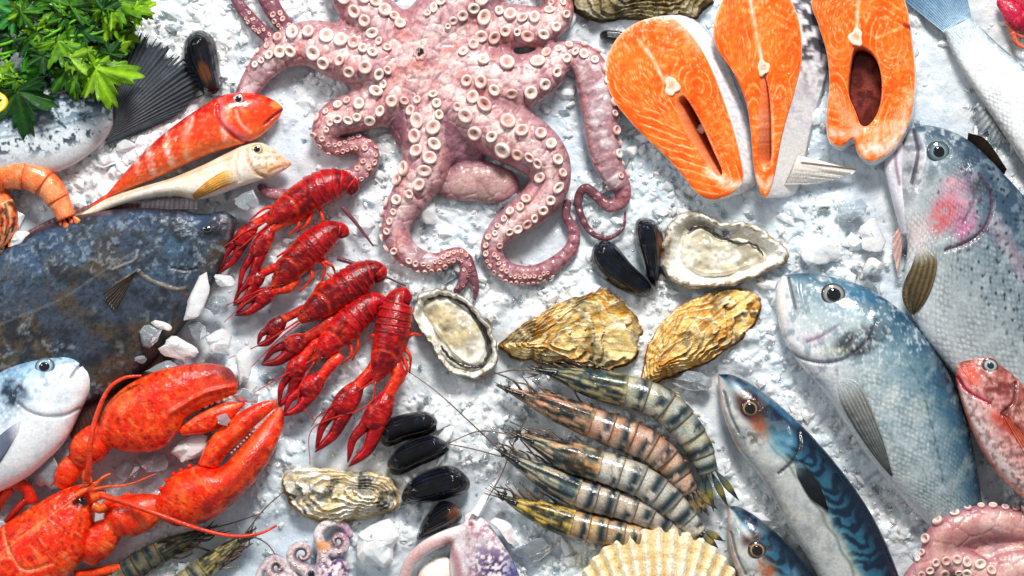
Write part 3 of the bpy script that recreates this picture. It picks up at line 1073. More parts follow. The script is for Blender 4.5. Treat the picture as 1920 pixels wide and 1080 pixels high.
def build_trout():
    D = [(1712, 240), (1735, 234), (1775, 243), (1812, 262), (1850, 296), (1884, 332), (1925, 378), (1985, 452), (2040, 530)]
    V = [(1700, 246), (1690, 300), (1688, 345), (1690, 400), (1700, 460), (1694, 540), (1722, 622), (1790, 705), (1890, 800)]
    root = thing('trout', 'spotted silver trout with pink cheek and open mouth behind the sea bream', 'fish', 1810, 450)
    g = loft(D, V, [7, 34, 48, 56, 60, 62, 62, 60, 56], [12, 26, 32, 36, 38, 40, 40, 40, 38], 190, 130, 2.3)
    sc, si, se = scales(g, 7, 1, 50)
    g.fill((164, 172, 174))
    g.SUV[:, 2] = sm(.24, .30, g.T)
    back = 1 - sm(.2, .74, g.V + (g.n(50, 3, 1) - .5) * .2)
    g.mix(back * .85, (86, 104, 116))
    g.mix((1 - sm(.06, .42, g.V + (g.n(40, 3, 2) - .5) * .15)) * .85, (44, 62, 80))
    body = sm(.22, .30, g.T)
    g.mix(g.line([(1850, 420), (1900, 500), (1960, 590)], 26, .9) * .35 * body, (216, 168, 176))
    g.mix(sm(.74, .98, g.V) * .8, (230, 232, 234))
    g.mix(body * sm(.5, .66, g.n(14, 4, 91)) * .3, (214, 220, 222))
    f1, f2, i, _, _ = worley(g.X, g.Y, 18, 8)
    spot = (1 - sm(.10, .22, f1)) * (i > .25) * body * (1 - sm(.55, .72, g.V))
    g.mix(spot * .9, (24, 28, 34))
    head = 1 - sm(.20, .27, g.T)
    g.mix(head * sm(.45, .8, g.V) * .7, (188, 182, 186))
    g.mix(head * sm(.5, .7, g.n(24, 4, 7)) * .5, (110, 120, 126))
    ck = .35 + .65 * sm(.36, .56, g.n(16, 4, 53))
    g.mix(g.blob(1784, 374, 44, 58, 25, .9) * .8 * ck, (204, 140, 160))
    g.mix(g.blob(1800, 428, 34, 36, 30, .9) * .8 * ck, (184, 104, 138))
    g.mix(g.blob(1754, 408, 26, 44, 25, .9) * .75 * ck, (200, 76, 80))
    g.mix(head * sm(.54, .66, g.n(9, 4, 57)) * .55, (230, 232, 234)); g.mix(head * sm(.56, .68, g.n(20, 4, 58)) * .5, (70, 84, 92))
    g.mix(g.blob(1775, 345, 16, 14, 0, .8) * .6, (226, 160, 170))
    gill = [(1826, 330), (1846, 366), (1845, 404), (1826, 438), (1796, 458), (1762, 470)]
    m = g.line(gill, 4.5); g.mix(m * .6, (80, 50, 66)); g.lift(-m * 5)
    m = g.line([(x - 12, y - 8) for x, y in gill], 14, 1); g.lift(m * 2.5)
    m = g.line([(1800, 330), (1815, 372), (1795, 420)], 5, 1); g.lift(-m * 3); g.mix(m * .5, (90, 80, 96))
    m = g.blob(1822, 352, 15, 20, 20, .8); g.mix(m * .6, (60, 66, 64))
    m = g.line([(1713, 246), (1716, 290), (1704, 345)], 5, .9); g.lift(-m * 5); g.mix(m * .8, (58, 52, 62))
    m = g.line([(1722, 252), (1728, 292), (1716, 338)], 7, 1); g.lift(m * 4); g.mix(m * .6, (206, 206, 212))
    g.mix(g.blob(1712, 440, 30, 40, 0, .9) * .5, (220, 190, 186))
    part(root, 'body', g, 'fish_skin')
    # dropped lower jaw
    j = loft([(1690, 250), (1700, 290), (1702, 330), (1706, 380), (1716, 440)], [(1676, 251), (1662, 290), (1660, 322), (1672, 372), (1690, 440)], [6, 14, 20, 26, 24], [14, 18, 20, 22, 20], 60, 40)
    j.fill((206, 204, 210)).mix(sm(.5, .7, j.n(20, 4, 4)) * .5, (150, 152, 160)).mix(j.line([(1684, 262), (1678, 300), (1684, 345)], 5, .8) * .7, (120, 96, 108))
    part(root, 'lower_jaw', j, 'smooth_skin')
    eye(root, g, 1752, 287, 22, [(0, (150, 170, 180)), (.4, (200, 212, 214)), (.55, (60, 76, 86)), (.7, (170, 186, 190)), (.82, (40, 52, 60)), (1, (70, 82, 90))], .95, 30, .5)
    flank_fin(root, [(1720, 464), (1744, 484), (1742, 520), (1728, 560), (1708, 590)], [(1712, 468), (1702, 500), (1688, 540), (1690, 568), (1704, 589)], g, (126, 112, 84), (86, 72, 48), 5)
    fin(root, 'gill_membrane', [(1690, 420), (1690, 440), (1692, 465)], [(1676, 440), (1676, 470), (1686, 520)], (220, 170, 160), (226, 196, 190), n=20, m=8, z0=24, z1=12, rays=4, wav=1)
    fin(root, 'dorsal_fin', [(1812, 268), (1840, 290), (1880, 332)], [(1812, 250), (1846, 264), (1884, 318)], (30, 26, 24), (54, 40, 26), n=30, m=8, z0=30, z1=46, rays=9, wav=1)


def build_bream():
    D = [(1470, 516), (1500, 512), (1545, 516), (1600, 530), (1655, 558), (1702, 598), (1745, 652), (1778, 706), (1804, 770), (1822, 840), (1836, 905), (1846, 970), (1856, 1050)]
    V = [(1464, 520), (1455, 550), (1459, 600), (1473, 645), (1502, 688), (1545, 738), (1580, 790), (1618, 846), (1656, 896), (1694, 938), (1728, 972), (1770, 1012), (1812, 1062)]
    root = thing('sea_bream', 'silver blue sea bream with dark gill patch lying right of the mackerels', 'fish', 1650, 750)
    g = loft(D, V, [14, 30, 42, 52, 58, 60, 60, 57, 52, 44, 32, 20, 12], [14, 22, 30, 38, 42, 44, 44, 42, 38, 30, 20, 8, 0], 200, 140, 2.35)
    sc, si, se = scales(g, 8.5, 3, 55)
    body = sm(.36, .42, g.T + (g.V - .5) * .12)
    g.fill((176, 188, 192))
    g.SUV[:, 2] = body * (1 - .7 * sm(.8, 1, g.V))
    g.mix((1 - sm(.15, .62, g.V + (g.n(50, 3, 1) - .5) * .15)) * .8, (72, 108, 126))
    g.mix((1 - sm(.02, .34, g.V + (g.n(30, 3, 2) - .5) * .1)) * .92, (34, 66, 88))
    g.mix((1 - sm(.0, .12, g.V)) * body * .92, (16, 28, 38))
    g.mix(sm(.72, 1, g.V) * .85, (232, 234, 236))
    vis = body * (1 - sm(.8, .95, g.V))
    g.mix(vis * sm(.52, .66, g.n(11, 3, 93)) * .45, (120, 140, 146)); g.mix(vis * sm(.54, .66, g.n(9, 3, 94)) * .28 * sm(.2, .5, g.V), (234, 240, 238))
    g.mix(vis * sm(.5, .75, fbm(g.X + g.Y * .5, g.Y, 26, 3, 4)) * .3, (224, 222, 206))
    ll = [(1648, 615), (1690, 672), (1722, 745), (1744, 830), (1760, 900)]
    m = g.line(ll, 3) * sm(.3, .5, g.n(7, 2, 71)); g.mix(m * .5, (60, 76, 84)); g.lift(-m * 1.0)
    head = 1 - body
    g.mix(head * sm(.5, .7, g.n(30, 4, 8)) * .45, (146, 164, 172))
    g.mix(head * sm(.55, .9, g.V) * .8, (226, 226, 228))
    g.mix(g.blob(1516, 540, 40, 26, 15, .7) * .6, (110, 130, 140))
    m = g.blob(1578, 530, 46, 12, 15, .8); g.mix(m * .5, (70, 110, 136))
    g.mix(g.blob(1540, 522, 12, 8) * .7, (236, 226, 220))
    nb = sm(.38, .62, g.n(14, 3, 12))
    g.mix(np.clip(g.blob(1604, 636, 62, 30, -30, .7) * (.55 + nb), 0, 1) * .95, (30, 34, 38))
    g.mix(head * sm(.52, .64, g.n(13, 4, 61)) * .5, (104, 122, 132)); g.mix(head * sm(.58, .68, g.n(6, 3, 63)) * .5, (250, 250, 248))
    g.mix(g.blob(1610, 552, 50, 20, 22, .9) * .6, (66, 112, 142))
    g.mix(g.blob(1590, 600, 36, 26, 0, .9) * .5, (226, 230, 226))
    g.mix(g.blob(1520, 634, 30, 12, -10, .9) * .5, (216, 176, 196))
    g.mix(g.blob(1555, 655, 40, 10, -6, .9) * .35, (214, 206, 170))
    gill = [(1472, 652), (1506, 673), (1548, 678), (1588, 664), (1620, 632), (1634, 600)]
    m = g.line(gill, 4); g.mix(m * .6, (84, 86, 92)); g.lift(-m * 4.5)
    m = g.line([(x + 2, y - 14) for x, y in gill], 16, 1); g.lift(m * 2.5)
    m = g.line([(1508, 640), (1535, 628), (1562, 610)], 4, .8); g.mix(m * .7, (108, 96, 108)); g.lift(-m * 3)
    # lips and mouth
    g.mix(g.line([(1468, 524), (1462, 556), (1468, 590)], 12, .7) * .85, (240, 238, 236))
    m = g.line([(1478, 522), (1482, 548), (1488, 578)], 4, .8); g.mix(m * .8, (70, 66, 70)); g.lift(-m * 5)
    m = g.line([(1490, 520), (1492, 545), (1496, 572)], 8, 1); g.lift(m * 3)
    part(root, 'body', g, 'fish_skin')
    eye(root, g, 1557, 552, 23, [(0, (60, 84, 104)), (.5, (84, 110, 124)), (.68, (196, 200, 196)), (.82, (120, 112, 100)), (.92, (44, 40, 42)), (1, (50, 48, 50))], .92, 20, .58)
    flank_fin(root, [(1570, 706), (1600, 716), (1624, 764), (1648, 828), (1666, 888)], [(1562, 718), (1572, 758), (1602, 810), (1638, 860), (1664, 890)], g, (176, 174, 170), (96, 102, 100), 7, 3, (58, 62, 62))


def build_mackerel(name, label, D, V, hh, e, gill, pec, nn=170):
    cx, cy = np.mean(np.vstack([D, V]), 0)
    root = thing(name, label, 'fish', cx, cy, 'mackerels on the ice')
    g = loft(D, V, hh, np.asarray(hh) * .62 + 4, nn, 110, 2.2)
    back = 1 - sm(.40, .56, g.V + (g.n(30, 3, 5) - .5) * .10)
    g.fill((192, 195, 193))
    g.mix(sm(.46, .66, g.n(40, 4, 2)) * .6, (150, 154, 156))
    g.mix(sm(.45, .7, g.n(22, 3, 12)) * sm(.6, .9, g.V) * .5, (226, 220, 206))
    g.mix(back * .95, (38, 84, 106))
    g.mix(back * sm(.32, .54, g.V) * .6, (126, 156, 162))
    g.mix(back * sm(.46, .66, g.n(12, 4, 3)) * .55, (54, 98, 118))
    body = sm(.27, .34, g.T)
    L = np.hypot(*(np.asarray(D[0]) - np.asarray(D[-1])))
    u = g.T * L
    wv = np.sin(u * 2 * np.pi / 31 + 5.5 * (fbm(u, g.V * 130, 36, 3, 9) - .5) * 2 + 2.2 * np.sin(g.V * 16))
    wv = wv + 1.8 * (fbm(u, g.V * 130, 13, 4, 19) - .5) * 1.6
    g.mix(back * body * sm(-.35, .45, wv) * .88, (10, 28, 44))
    g.mix(back * (1 - sm(.08, .34, g.V + (g.n(18, 3, 51) - .5) * .15)) * .85, (10, 22, 36))
    g.mix((1 - sm(.02, .12, g.V)) * .8, (14, 30, 46))
    g.mix(body * (1 - sm(.0, .05, np.abs(g.V - .53))) * .3, (160, 164, 130))
    m = (1 - sm(.0, .035, np.abs(g.V - .57 - .015 * np.sin(g.T * 60)))) * body; g.mix(m * .55, (70, 84, 84))
    head = 1 - body
    g.mix(head * (1 - sm(.22, .5, g.V)) * .9, (16, 34, 52))
    g.mix(head * g.line([(e[0] - 24, e[1] - 44), (e[0] + 30, e[1] - 20), (e[0] + 90, e[1] + 34)], 10, .9) * .6, (84, 140, 176))
    g.mix(head * sm(.5, .62, g.n(18, 4, 41)) * .5, (120, 128, 130)); g.mix(sm(.56, .66, g.n(9, 3, 43)) * (1 - back) * .45, (150, 152, 152))
    g.mix(head * g.blob(e[0] + 2, e[1] - 2, 26, 44, -35, .5) * .95, (52, 26, 22))
    g.mix(g.blob(e[0] + 20, e[1] + 36, 20, 28, -30, .7) * (.5 + .5 * sm(.4, .6, g.n(10, 3, 7))) * .8, (150, 82, 54))
    g.mix(g.blob(e[0] + 60, e[1] + 62, 30, 34, 40, .8) * .6, (112, 160, 182))
    g.mix(g.blob(e[0] + 0, e[1] + 52, 36, 16, 30, .8) * sm(.4, .6, g.n(7, 3, 8)) * .7, (70, 66, 58))
    g.mix(g.blob(e[0] - 20, e[1] - 34, 9, 22, -40, .8) * .7, (236, 240, 240))
    m = g.line(gill, 4); g.mix(m * .65, (40, 44, 54)); g.lift(-m * 4)
    m = g.line([(x - 11, y - 9) for x, y in gill], 14, 1); g.lift(m * 2.5)
    mo = [(e[0] - 46, e[1] - 30), (e[0] - 36, e[1] + 10), (e[0] - 20, e[1] + 46)]
    m = g.line(mo, 4, .9); g.mix(m * .6, (70, 66, 70)); g.lift(-m * 4)
    g.mix(g.line([V[0], V[1], V[2], V[3]], 7, .8) * .4, (196, 130, 126))
    part(root, 'body', g, 'smooth_skin')
    eye(root, g, e[0], e[1], 18, [(0, (70, 50, 40)), (.5, (96, 74, 58)), (.62, (196, 160, 124)), (.72, (150, 110, 84)), (.84, (30, 22, 20)), (1, (46, 30, 24))], .92, 40, .6)
    if pec:
        flank_fin(root, pec[0], pec[1], g, (40, 52, 58), (12, 14, 18), 6, 3, (6, 8, 10))


def build_mackerels():
    build_mackerel('mackerel', 'blue striped mackerel with black pectoral fin beside the tiger prawns', [(1349, 702), (1376, 704), (1422, 728), (1476, 772), (1532, 828), (1588, 896), (1630, 958), (1662, 1020), (1690, 1095), (1700, 1150)],
                   [(1347, 706), (1350, 752), (1364, 800), (1386, 846), (1428, 900), (1458, 952), (1488, 1005), (1516, 1050), (1540, 1095), (1560, 1150)], [6, 26, 36, 42, 44, 44, 42, 40, 38, 36], (1403, 764),
                   [(1494, 808), (1494, 836), (1480, 862), (1456, 884)], ([(1488, 858), (1512, 878), (1534, 914), (1547, 950)], [(1485, 866), (1492, 894), (1514, 930), (1545, 952)]))
    build_mackerel('mackerel', 'head of a mackerel in the lower right, cut off by the bottom edge', [(1369, 950), (1392, 953), (1436, 982), (1484, 1028), (1524, 1080), (1570, 1150)],
                   [(1366, 955), (1365, 1000), (1376, 1056), (1396, 1106), (1420, 1150), (1450, 1200)], [6, 26, 36, 42, 44, 42], (1416, 1028),
                   [(1500, 1078), (1500, 1100), (1490, 1120)], None, 130)


def build_mullet():
    D = [(529, 200), (514, 188), (486, 177), (450, 174), (412, 182), (362, 212), (312, 248), (270, 285), (234, 322), (208, 352), (186, 378)]
    V = [(530, 205), (522, 222), (496, 250), (470, 266), (430, 278), (386, 292), (340, 312), (292, 334), (246, 352), (212, 366), (192, 382)]
    root = thing('red_mullet', 'orange red mullet with pale bars lying above the white gurnard', 'fish', 370, 270)
    g = loft(D, V, [5, 18, 28, 34, 36, 36, 34, 28, 20, 12, 6], [20, 26, 30, 34, 34, 32, 30, 26, 20, 14, 10], 150, 80, 2.2)
    sc, si, se = scales(g, 10, 2, -38)
    g.fill((222, 70, 40))
    g.mix((1 - sm(.05, .35, g.V + (g.n(30, 3, 1) - .5) * .2)) * .85, (176, 30, 24))
    g.mix(sm(.6, .95, g.V + (g.n(30, 3, 3) - .5) * .3) * .7, (242, 130, 70))
    body = sm(.34, .4, g.T)
    g.SUV[:, 2] = body; g.mix(body * sc * sm(.4, .8, si) * .35, (250, 160, 130))
    for pts in ([(432, 208), (424, 240), (430, 268)], [(318, 250), (320, 285), (328, 308)], [(282, 282), (286, 305), (292, 326)], [(362, 225), (352, 262), (356, 296)], [(258, 302), (262, 322)]):
        g.mix(g.line(pts, 12, .9) * (.4 + .6 * sm(.4, .6, g.n(9, 3, 4))) * .9, (252, 226, 214))
    g.mix(sm(.58, .72, g.n(16, 3, 21)) * .45, (250, 120, 50))
    g.mix(g.line([(418, 190), (424, 226), (448, 252), (474, 262)], 10, .8) * .65, (214, 110, 128))
    m = g.line([(412, 200), (418, 232), (440, 256), (466, 268)], 5); g.lift(-m * 5); g.mix(m * .6, (140, 30, 40))
    m = g.line([(446, 208), (454, 232), (472, 248)], 5, .9); g.mix(m * .7, (244, 196, 190)); g.lift(-m * 2)
    m = g.blob(492, 216, 26, 18, -30, .9); g.mix(m * .5, (236, 70, 30))
    g.mix(g.blob(520, 196, 12, 10) * .7, (240, 170, 90))
    m = g.line([(531, 204), (512, 220), (498, 234)], 3.5); g.mix(m * .8, (110, 30, 40)); g.lift(-m * 4)
    g.mix(sm(.6, .7, g.n(6, 2, 31)) * .3, (255, 190, 160))
    part(root, 'body', g, 'big_scale_skin')
    eye(root, g, 450, 188, 11.5, [(0, (50, 46, 60)), (.45, (90, 80, 96)), (.6, (210, 190, 190)), (.85, (170, 110, 110)), (1, (150, 60, 50))], .95, 0, .5)
    fin(root, 'tail_fin', [(200, 362), (196, 370), (196, 378)], [(158, 388), (156, 402), (150, 412)], (216, 70, 40), (190, 90, 70), n=20, m=8, z0=12, z1=6, rays=6, wav=1)


def build_gurnard():
    D = [(545, 303), (520, 285), (492, 268), (460, 271), (430, 285), (382, 309), (322, 334), (262, 351), (202, 371), (164, 392), (140, 408)]
    V = [(546, 309), (532, 320), (502, 334), (452, 350), (404, 368), (368, 374), (326, 368), (266, 374), (212, 388), (172, 404), (148, 414)]
    root = thing('gurnard', 'pale cream gurnard with yellow pectoral fin just above the dark flatfish', 'fish', 360, 335)
    g = loft(D, V, [5, 16, 24, 28, 30, 30, 26, 18, 12, 8, 5], [22, 26, 28, 30, 30, 28, 26, 22, 18, 14, 12], 140, 72, 2.1)
    g.fill((238, 228, 212))
    g.mix((1 - sm(.1, .45, g.V + (g.n(26, 3, 1) - .5) * .25)) * .5, (224, 190, 156))
    g.mix(sm(.5, .7, g.n(30, 4, 4)) * .5, (248, 246, 240))
    g.mix(sm(.55, .72, g.n(14, 3, 6)) * .35, (206, 170, 136))
    g.mix(g.line([(545, 306), (520, 314), (505, 322)], 4) * .75, (176, 88, 56))
    g.mix(g.blob(532, 302, 18, 12) * .6, (240, 176, 140))
    g.mix(g.blob(500, 318, 26, 10, -20) * .4, (222, 170, 90))
    m = g.line([(466, 280), (470, 306), (484, 326), (500, 332)], 4); g.lift(-m * 4); g.mix(m * .5, (176, 120, 90))
    m = g.line([(448, 284), (446, 312), (452, 340)], 4, .9); g.lift(-m * 3); g.mix(m * .4, (196, 150, 120))
    g.mix(sm(.62, .7, g.n(5, 2, 9)) * g.blob(505, 305, 45, 30) * .6, (170, 130, 110))
    m = g.line([(440, 296), (360, 326), (280, 352), (200, 378)], 3.5); g.mix(m * .35, (190, 150, 120))
    part(root, 'body', g, 'smooth_skin')
    eye(root, g, 484, 281, 11, [(0, (50, 60, 60)), (.5, (90, 96, 90)), (.62, (216, 200, 170)), (.85, (190, 150, 110)), (1, (210, 170, 130))], .9, 10, .52)
    flank_fin(root, [(448, 316), (424, 322), (394, 340), (364, 366)], [(448, 342), (422, 352), (396, 364), (366, 376)], g, (232, 184, 112), (206, 152, 78), 6, 3, (176, 124, 60))
    fin(root, 'anal_fin', [(370, 372), (320, 372), (262, 378)], [(368, 392), (322, 392), (258, 392)], (206, 186, 186), (170, 160, 170), n=36, m=7, z0=16, z1=10, rays=12, wav=.8)
    fin(root, 'tail_fin', [(166, 392), (158, 400), (156, 408)], [(136, 402), (128, 412), (130, 424)], (226, 200, 176), (200, 160, 140), n=20, m=8, z0=14, z1=10, rays=5, wav=.8)


def build_flatfish():
    D = [(441, 408), (418, 396), (380, 401), (340, 395), (280, 390), (205, 393), (130, 407), (62, 432), (0, 472), (-70, 525)]
    V = [(442, 424), (434, 458), (410, 512), (372, 572), (326, 632), (270, 690), (200, 742), (110, 776), (0, 800), (-90, 800)]
    root = thing('flatfish', 'dark slate and brown mottled flatfish with its head to the right', 'fish', 200, 570)
    g = loft(D, V, [12, 26, 33, 37, 39, 41, 41, 41, 41, 38], [14, 15, 15, 15, 15, 15, 15, 15, 15, 15], 230, 240, 2.3)
    n1 = g.n(70, 5, 1); n2 = g.n(26, 4, 5); n3 = g.n(8, 3, 9)
    g.fill((56, 64, 76))
    g.mix(sm(.44, .62, n1 + .12 * sm(.3, .8, g.V) - .04) * .8, (74, 60, 46))
    g.mix(sm(.48, .66, g.n(52, 4, 14)) * .6 * (1 - sm(.35, .8, g.V)), (70, 100, 124))
    g.mix((1 - sm(.0, .34, g.V + (n2 - .5) * .25)) * .8, (52, 72, 98))
    g.mix(sm(.52, .7, n2) * .7, (30, 34, 40))
    g.mix(sm(.54, .68, n3) * .5 * sm(.4, .6, g.n(60, 3, 33)), (160, 174, 186))
    g.mix(sm(.62, .72, g.n(5, 2, 19)) * .5, (28, 32, 38))
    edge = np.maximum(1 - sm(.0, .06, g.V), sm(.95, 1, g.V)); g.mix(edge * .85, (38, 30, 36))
    g.mix(g.line([(60, 432), (130, 408), (205, 396)], 9, .9) * .5, (120, 84, 84))
    lines = [([(215, 505), (255, 488), (262, 470)], 3.5, (136, 132, 128)), ([(262, 510), (290, 528), (330, 542), (350, 540)], 4, (126, 112, 92)), ([(205, 560), (230, 530), (262, 510)], 5, (140, 120, 100))]
    for p, w, c in lines:
        m = g.line(p, w); g.mix(m * .8, c); g.lift(m * 2.5)
    m = g.line([(325, 502), (350, 507), (372, 504)], 3.5, .9); g.mix(m * .7, (20, 22, 28)); g.lift(-m * 3)
    g.mix(g.line([(262, 512), (300, 470), (330, 420), (340, 398)], 7, .9) * .5, (40, 44, 54)); g.mix(g.line([(0, 610), (120, 560), (210, 500), (262, 470)], 4, .9) * .45, (120, 120, 118))
    g.mix(g.line([(436, 404), (440, 430), (430, 462)], 8, .9) * .7, (24, 22, 28))
    m = g.blob(240, 535, 45, 26, -40, .8); g.mix(m * sm(.4, .6, fbm(g.X + g.Y, (g.X - g.Y) * 4, 20, 2, 3)) * .6, (40, 34, 32)); g.lift(m * 3)
    g.mix(g.blob(410, 428, 34, 30, 0, .8) * .7, (40, 36, 46)); g.lift(g.blob(392, 430, 22, 16, 0, 1) * 9)
    g.mix(g.line([(425, 405), (432, 420), (428, 440)], 4) * .6, (110, 84, 84)); g.mix(g.line([(412, 402), (420, 416)], 3) * .6, (120, 90, 90))
    g.lift((n2 - .5) * 5 + (n3 - .5) * 1.6)
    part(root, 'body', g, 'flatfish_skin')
    eye(root, g, 391, 430, 10, [(0, (16, 18, 22)), (.6, (30, 34, 40)), (.8, (84, 92, 100)), (1, (36, 36, 44))], .7, 0, .5)
    fin(root, 'anal_fin', [(330, 626), (272, 688), (202, 742), (120, 775)], [(336, 650), (288, 716), (214, 802), (130, 826)], (70, 50, 44), (96, 66, 56), n=110, m=10, z0=12, z1=4, rays=34, wav=1.3)
    fin(root, 'dorsal_fin', [(340, 398), (205, 396), (130, 410), (0, 475)], [(336, 386), (202, 381), (124, 396), (-6, 460)], (60, 46, 52), (150, 110, 110), n=110, m=7, z0=12, z1=6, rays=34, wav=1)
    fin(root, 'pectoral_fin', [(262, 508), (258, 512), (254, 520)], [(200, 548), (206, 566), (220, 586)], (84, 70, 56), (60, 54, 50), n=30, m=12, z0=44, z1=42, rays=7, wav=1.3, on=g)


def build_left_bream():
    D = [(172, 668), (150, 662), (110, 664), (62, 674), (20, 689), (-30, 714), (-90, 750), (-140, 800)]
    V = [(180, 684), (172, 728), (152, 772), (128, 822), (92, 862), (48, 898), (-10, 925), (-80, 940)]
    root = thing('sea_bream', 'white and blue sea bream head at the left edge below the flatfish', 'fish', 70, 780)
    g = loft(D, V, [12, 34, 44, 50, 54, 56, 56, 52], [20, 30, 36, 42, 44, 44, 44, 42], 130, 110, 2.35)
    body = sm(.42, .5, g.T + (g.V - .5) * -.18)
    g.fill((240, 243, 245))
    g.mix((1 - sm(.1, .42, g.V + (g.n(30, 3, 1) - .5) * .2)) * .7, (150, 186, 208))
    g.mix((1 - sm(.0, .15, g.V + (g.n(20, 3, 2) - .5) * .1)) * .6, (96, 136, 166))
    sc, si, _ = scales(g, 8, 5, 30)
    g.mix(body * (1 - sm(.35, .6, g.V)) * (1 - sc) * .5, (70, 110, 146)); g.mix(body * sc * (1 - sm(.4, .7, g.V)) * .4, (240, 246, 250))
    g.mix(np.clip(g.blob(38, 735, 34, 26, 40, .7) * (.5 + sm(.4, .6, g.n(12, 3, 12))), 0, 1) * .92, (26, 38, 54))
    g.mix(g.blob(120, 740, 40, 20, -20, .9) * .35, (180, 196, 208))
    g.mix(sm(.5, .7, g.n(20, 4, 8)) * (1 - body) * .35, (170, 190, 204))
    g.mix(sm(.54, .66, g.n(9, 4, 81)) * (1 - sm(.3, .6, g.V)) * .5, (96, 136, 166)); g.mix(sm(.55, .66, g.n(26, 4, 83)) * .3, (196, 208, 216))
    gill = [(46, 752), (70, 770), (100, 778), (130, 776), (154, 764)]
    m = g.line(gill, 3.6); g.mix(m * .55, (110, 118, 128)); g.lift(-m * 4)
    m = g.line([(x + 1, y - 12) for x, y in gill], 14, 1); g.lift(m * 2)
    m = g.line([(165, 676), (150, 690), (140, 706)], 3.5); g.mix(m * .7, (110, 120, 130)); g.lift(-m * 4)
    g.mix(g.line([(176, 672), (176, 700), (166, 730)], 9, .9) * .6, (246, 244, 244))
    m = g.line([(108, 668), (120, 672)], 3); g.mix(m * .6, (90, 100, 110))
    part(root, 'body', g, 'smooth_skin')
    eye(root, g, 92, 686, 19, [(0, (40, 70, 100)), (.5, (70, 110, 140)), (.62, (180, 200, 210)), (.8, (120, 150, 170)), (.9, (40, 56, 76)), (1, (120, 140, 156))], .85, -15, .52, (14, 22, 36))
    flank_fin(root, [(54, 782), (24, 804), (-4, 828), (-34, 850)], [(48, 806), (30, 838), (10, 868), (-14, 896)], g, (150, 150, 168), (84, 98, 116), 8, 3, (60, 72, 88))


def build_redfish():
    D = [(1790, 666), (1820, 655), (1858, 664), (1890, 694), (1922, 736), (1960, 788), (2010, 850)]
    V = [(1785, 684), (1788, 720), (1802, 772), (1826, 830), (1862, 886), (1918, 938), (1980, 985)]
    root = thing('rockfish', 'small red mottled rockfish at the right edge below the trout', 'fish', 1860, 770)
    g = loft(D, V, [14, 30, 38, 42, 44, 42, 40], [56, 66, 72, 74, 74, 72, 70], 150, 110, 2.2, 1.4)
    n1 = g.n(26, 4, 2); n2 = g.n(10, 3, 6)
    g.fill((196, 138, 136))
    g.mix(sm(.6, .95, g.V) * .9, (236, 226, 222))
    g.mix((1 - sm(.15, .5, g.V + (n1 - .5) * .3)) * .75, (142, 76, 66))
    g.mix(sm(.5, .62, n1) * (1 - sm(.5, .75, g.V)) * .85, (104, 46, 38))
    g.mix(sm(.5, .65, n2) * .5, (232, 190, 180))
    g.mix(sm(.56, .66, g.n(6, 2, 16)) * .4, (90, 50, 50))
    g.mix(g.blob(1806, 700, 20, 28, -20, .8) * .75, (222, 96, 76))
    g.mix(g.line([(1787, 700), (1800, 726), (1836, 750)], 8, .8) * .75, (222, 110, 122))
    m = g.line([(1788, 706), (1804, 732), (1842, 754)], 3.5); g.mix(m * .8, (120, 30, 50)); g.lift(-m * 4)
    m = g.line([(1890, 716), (1884, 750), (1862, 772)], 5); g.mix(m * .6, (80, 30, 30)); g.lift(-m * 5)
    g.mix(g.line([(1850, 776), (1880, 800), (1905, 825)], 16, .8) * .6, (196, 72, 56))
    g.mix(sm(.92, 1, g.V) * .6, (214, 110, 90))
    sc, si, _ = scales(g, 8, 7, 45)
    g.SUV[:, 2] = sm(.4, .5, g.T)
    g.lift((n2 - .5) * 5)
    part(root, 'body', g, 'fish_skin')
    eye(root, g, 1843, 683, 17, [(0, (120, 170, 180)), (.4, (170, 200, 206)), (.6, (196, 196, 190)), (.75, (60, 40, 40)), (.9, (110, 60, 54)), (1, (206, 150, 140))], .85, 30, .42, (34, 50, 60))
    fin(root, 'pectoral_fin', [(1862, 770), (1872, 776), (1880, 786)], [(1900, 840), (1914, 836), (1926, 826)], (206, 90, 70), (196, 120, 100), n=26, m=10, z0=60, z1=56, rays=6, wav=1.2, on=g)


def build_seabass_tail():
    D = [(1822, 32), (1842, 52), (1872, 82), (1920, 124), (1990, 190), (2060, 260)]
    V = [(1772, 58), (1790, 104), (1818, 152), (1856, 212), (1908, 292), (1960, 370)]
    root = thing('sea_bass', 'silver scaled fish tail reaching in from the top right corner', 'fish', 1850, 130)
    g = loft(D, V, [16, 20, 26, 32, 38, 42], [14, 18, 22, 26, 28, 30], 120, 100, 2.2)
    sc, si, _ = scales(g, 10, 4, 48)
    g.fill((236, 238, 238))
    g.mix((1 - sm(.0, .22, g.V + (g.n(30, 3, 1) - .5) * .1)) * .65, (110, 136, 152))
    g.mix((1 - sm(0, .06, g.V)) * .8, (50, 64, 74))
    g.mix(sm(.5, .64, g.n(14, 3, 9)) * .5, (252, 252, 252))
    g.mix((1 - sm(.0, .25, g.T)) * .4, (170, 196, 212))
    g.mix(sm(.9, 1, g.V) * .6, (140, 134, 128))
    part(root, 'body', g, 'fish_skin')
    fin(root, 'tail_fin', [(1772, 60), (1790, 48), (1808, 38), (1824, 34)], [(1684, -12), (1718, -28), (1764, -34), (1812, -26)], (176, 200, 216), (84, 116, 144), n=80, m=20, z0=[14, 22, 22, 14], z1=8, rays=22, wav=1.4, ray=(60, 84, 104))
    fin(root, 'anal_fin', [(1836, 190), (1856, 216), (1882, 254)], [(1820, 206), (1842, 240), (1874, 276)], (210, 214, 214), (120, 130, 136), n=30, m=8, z0=14, z1=8, rays=8, wav=1.2, jag=.4)


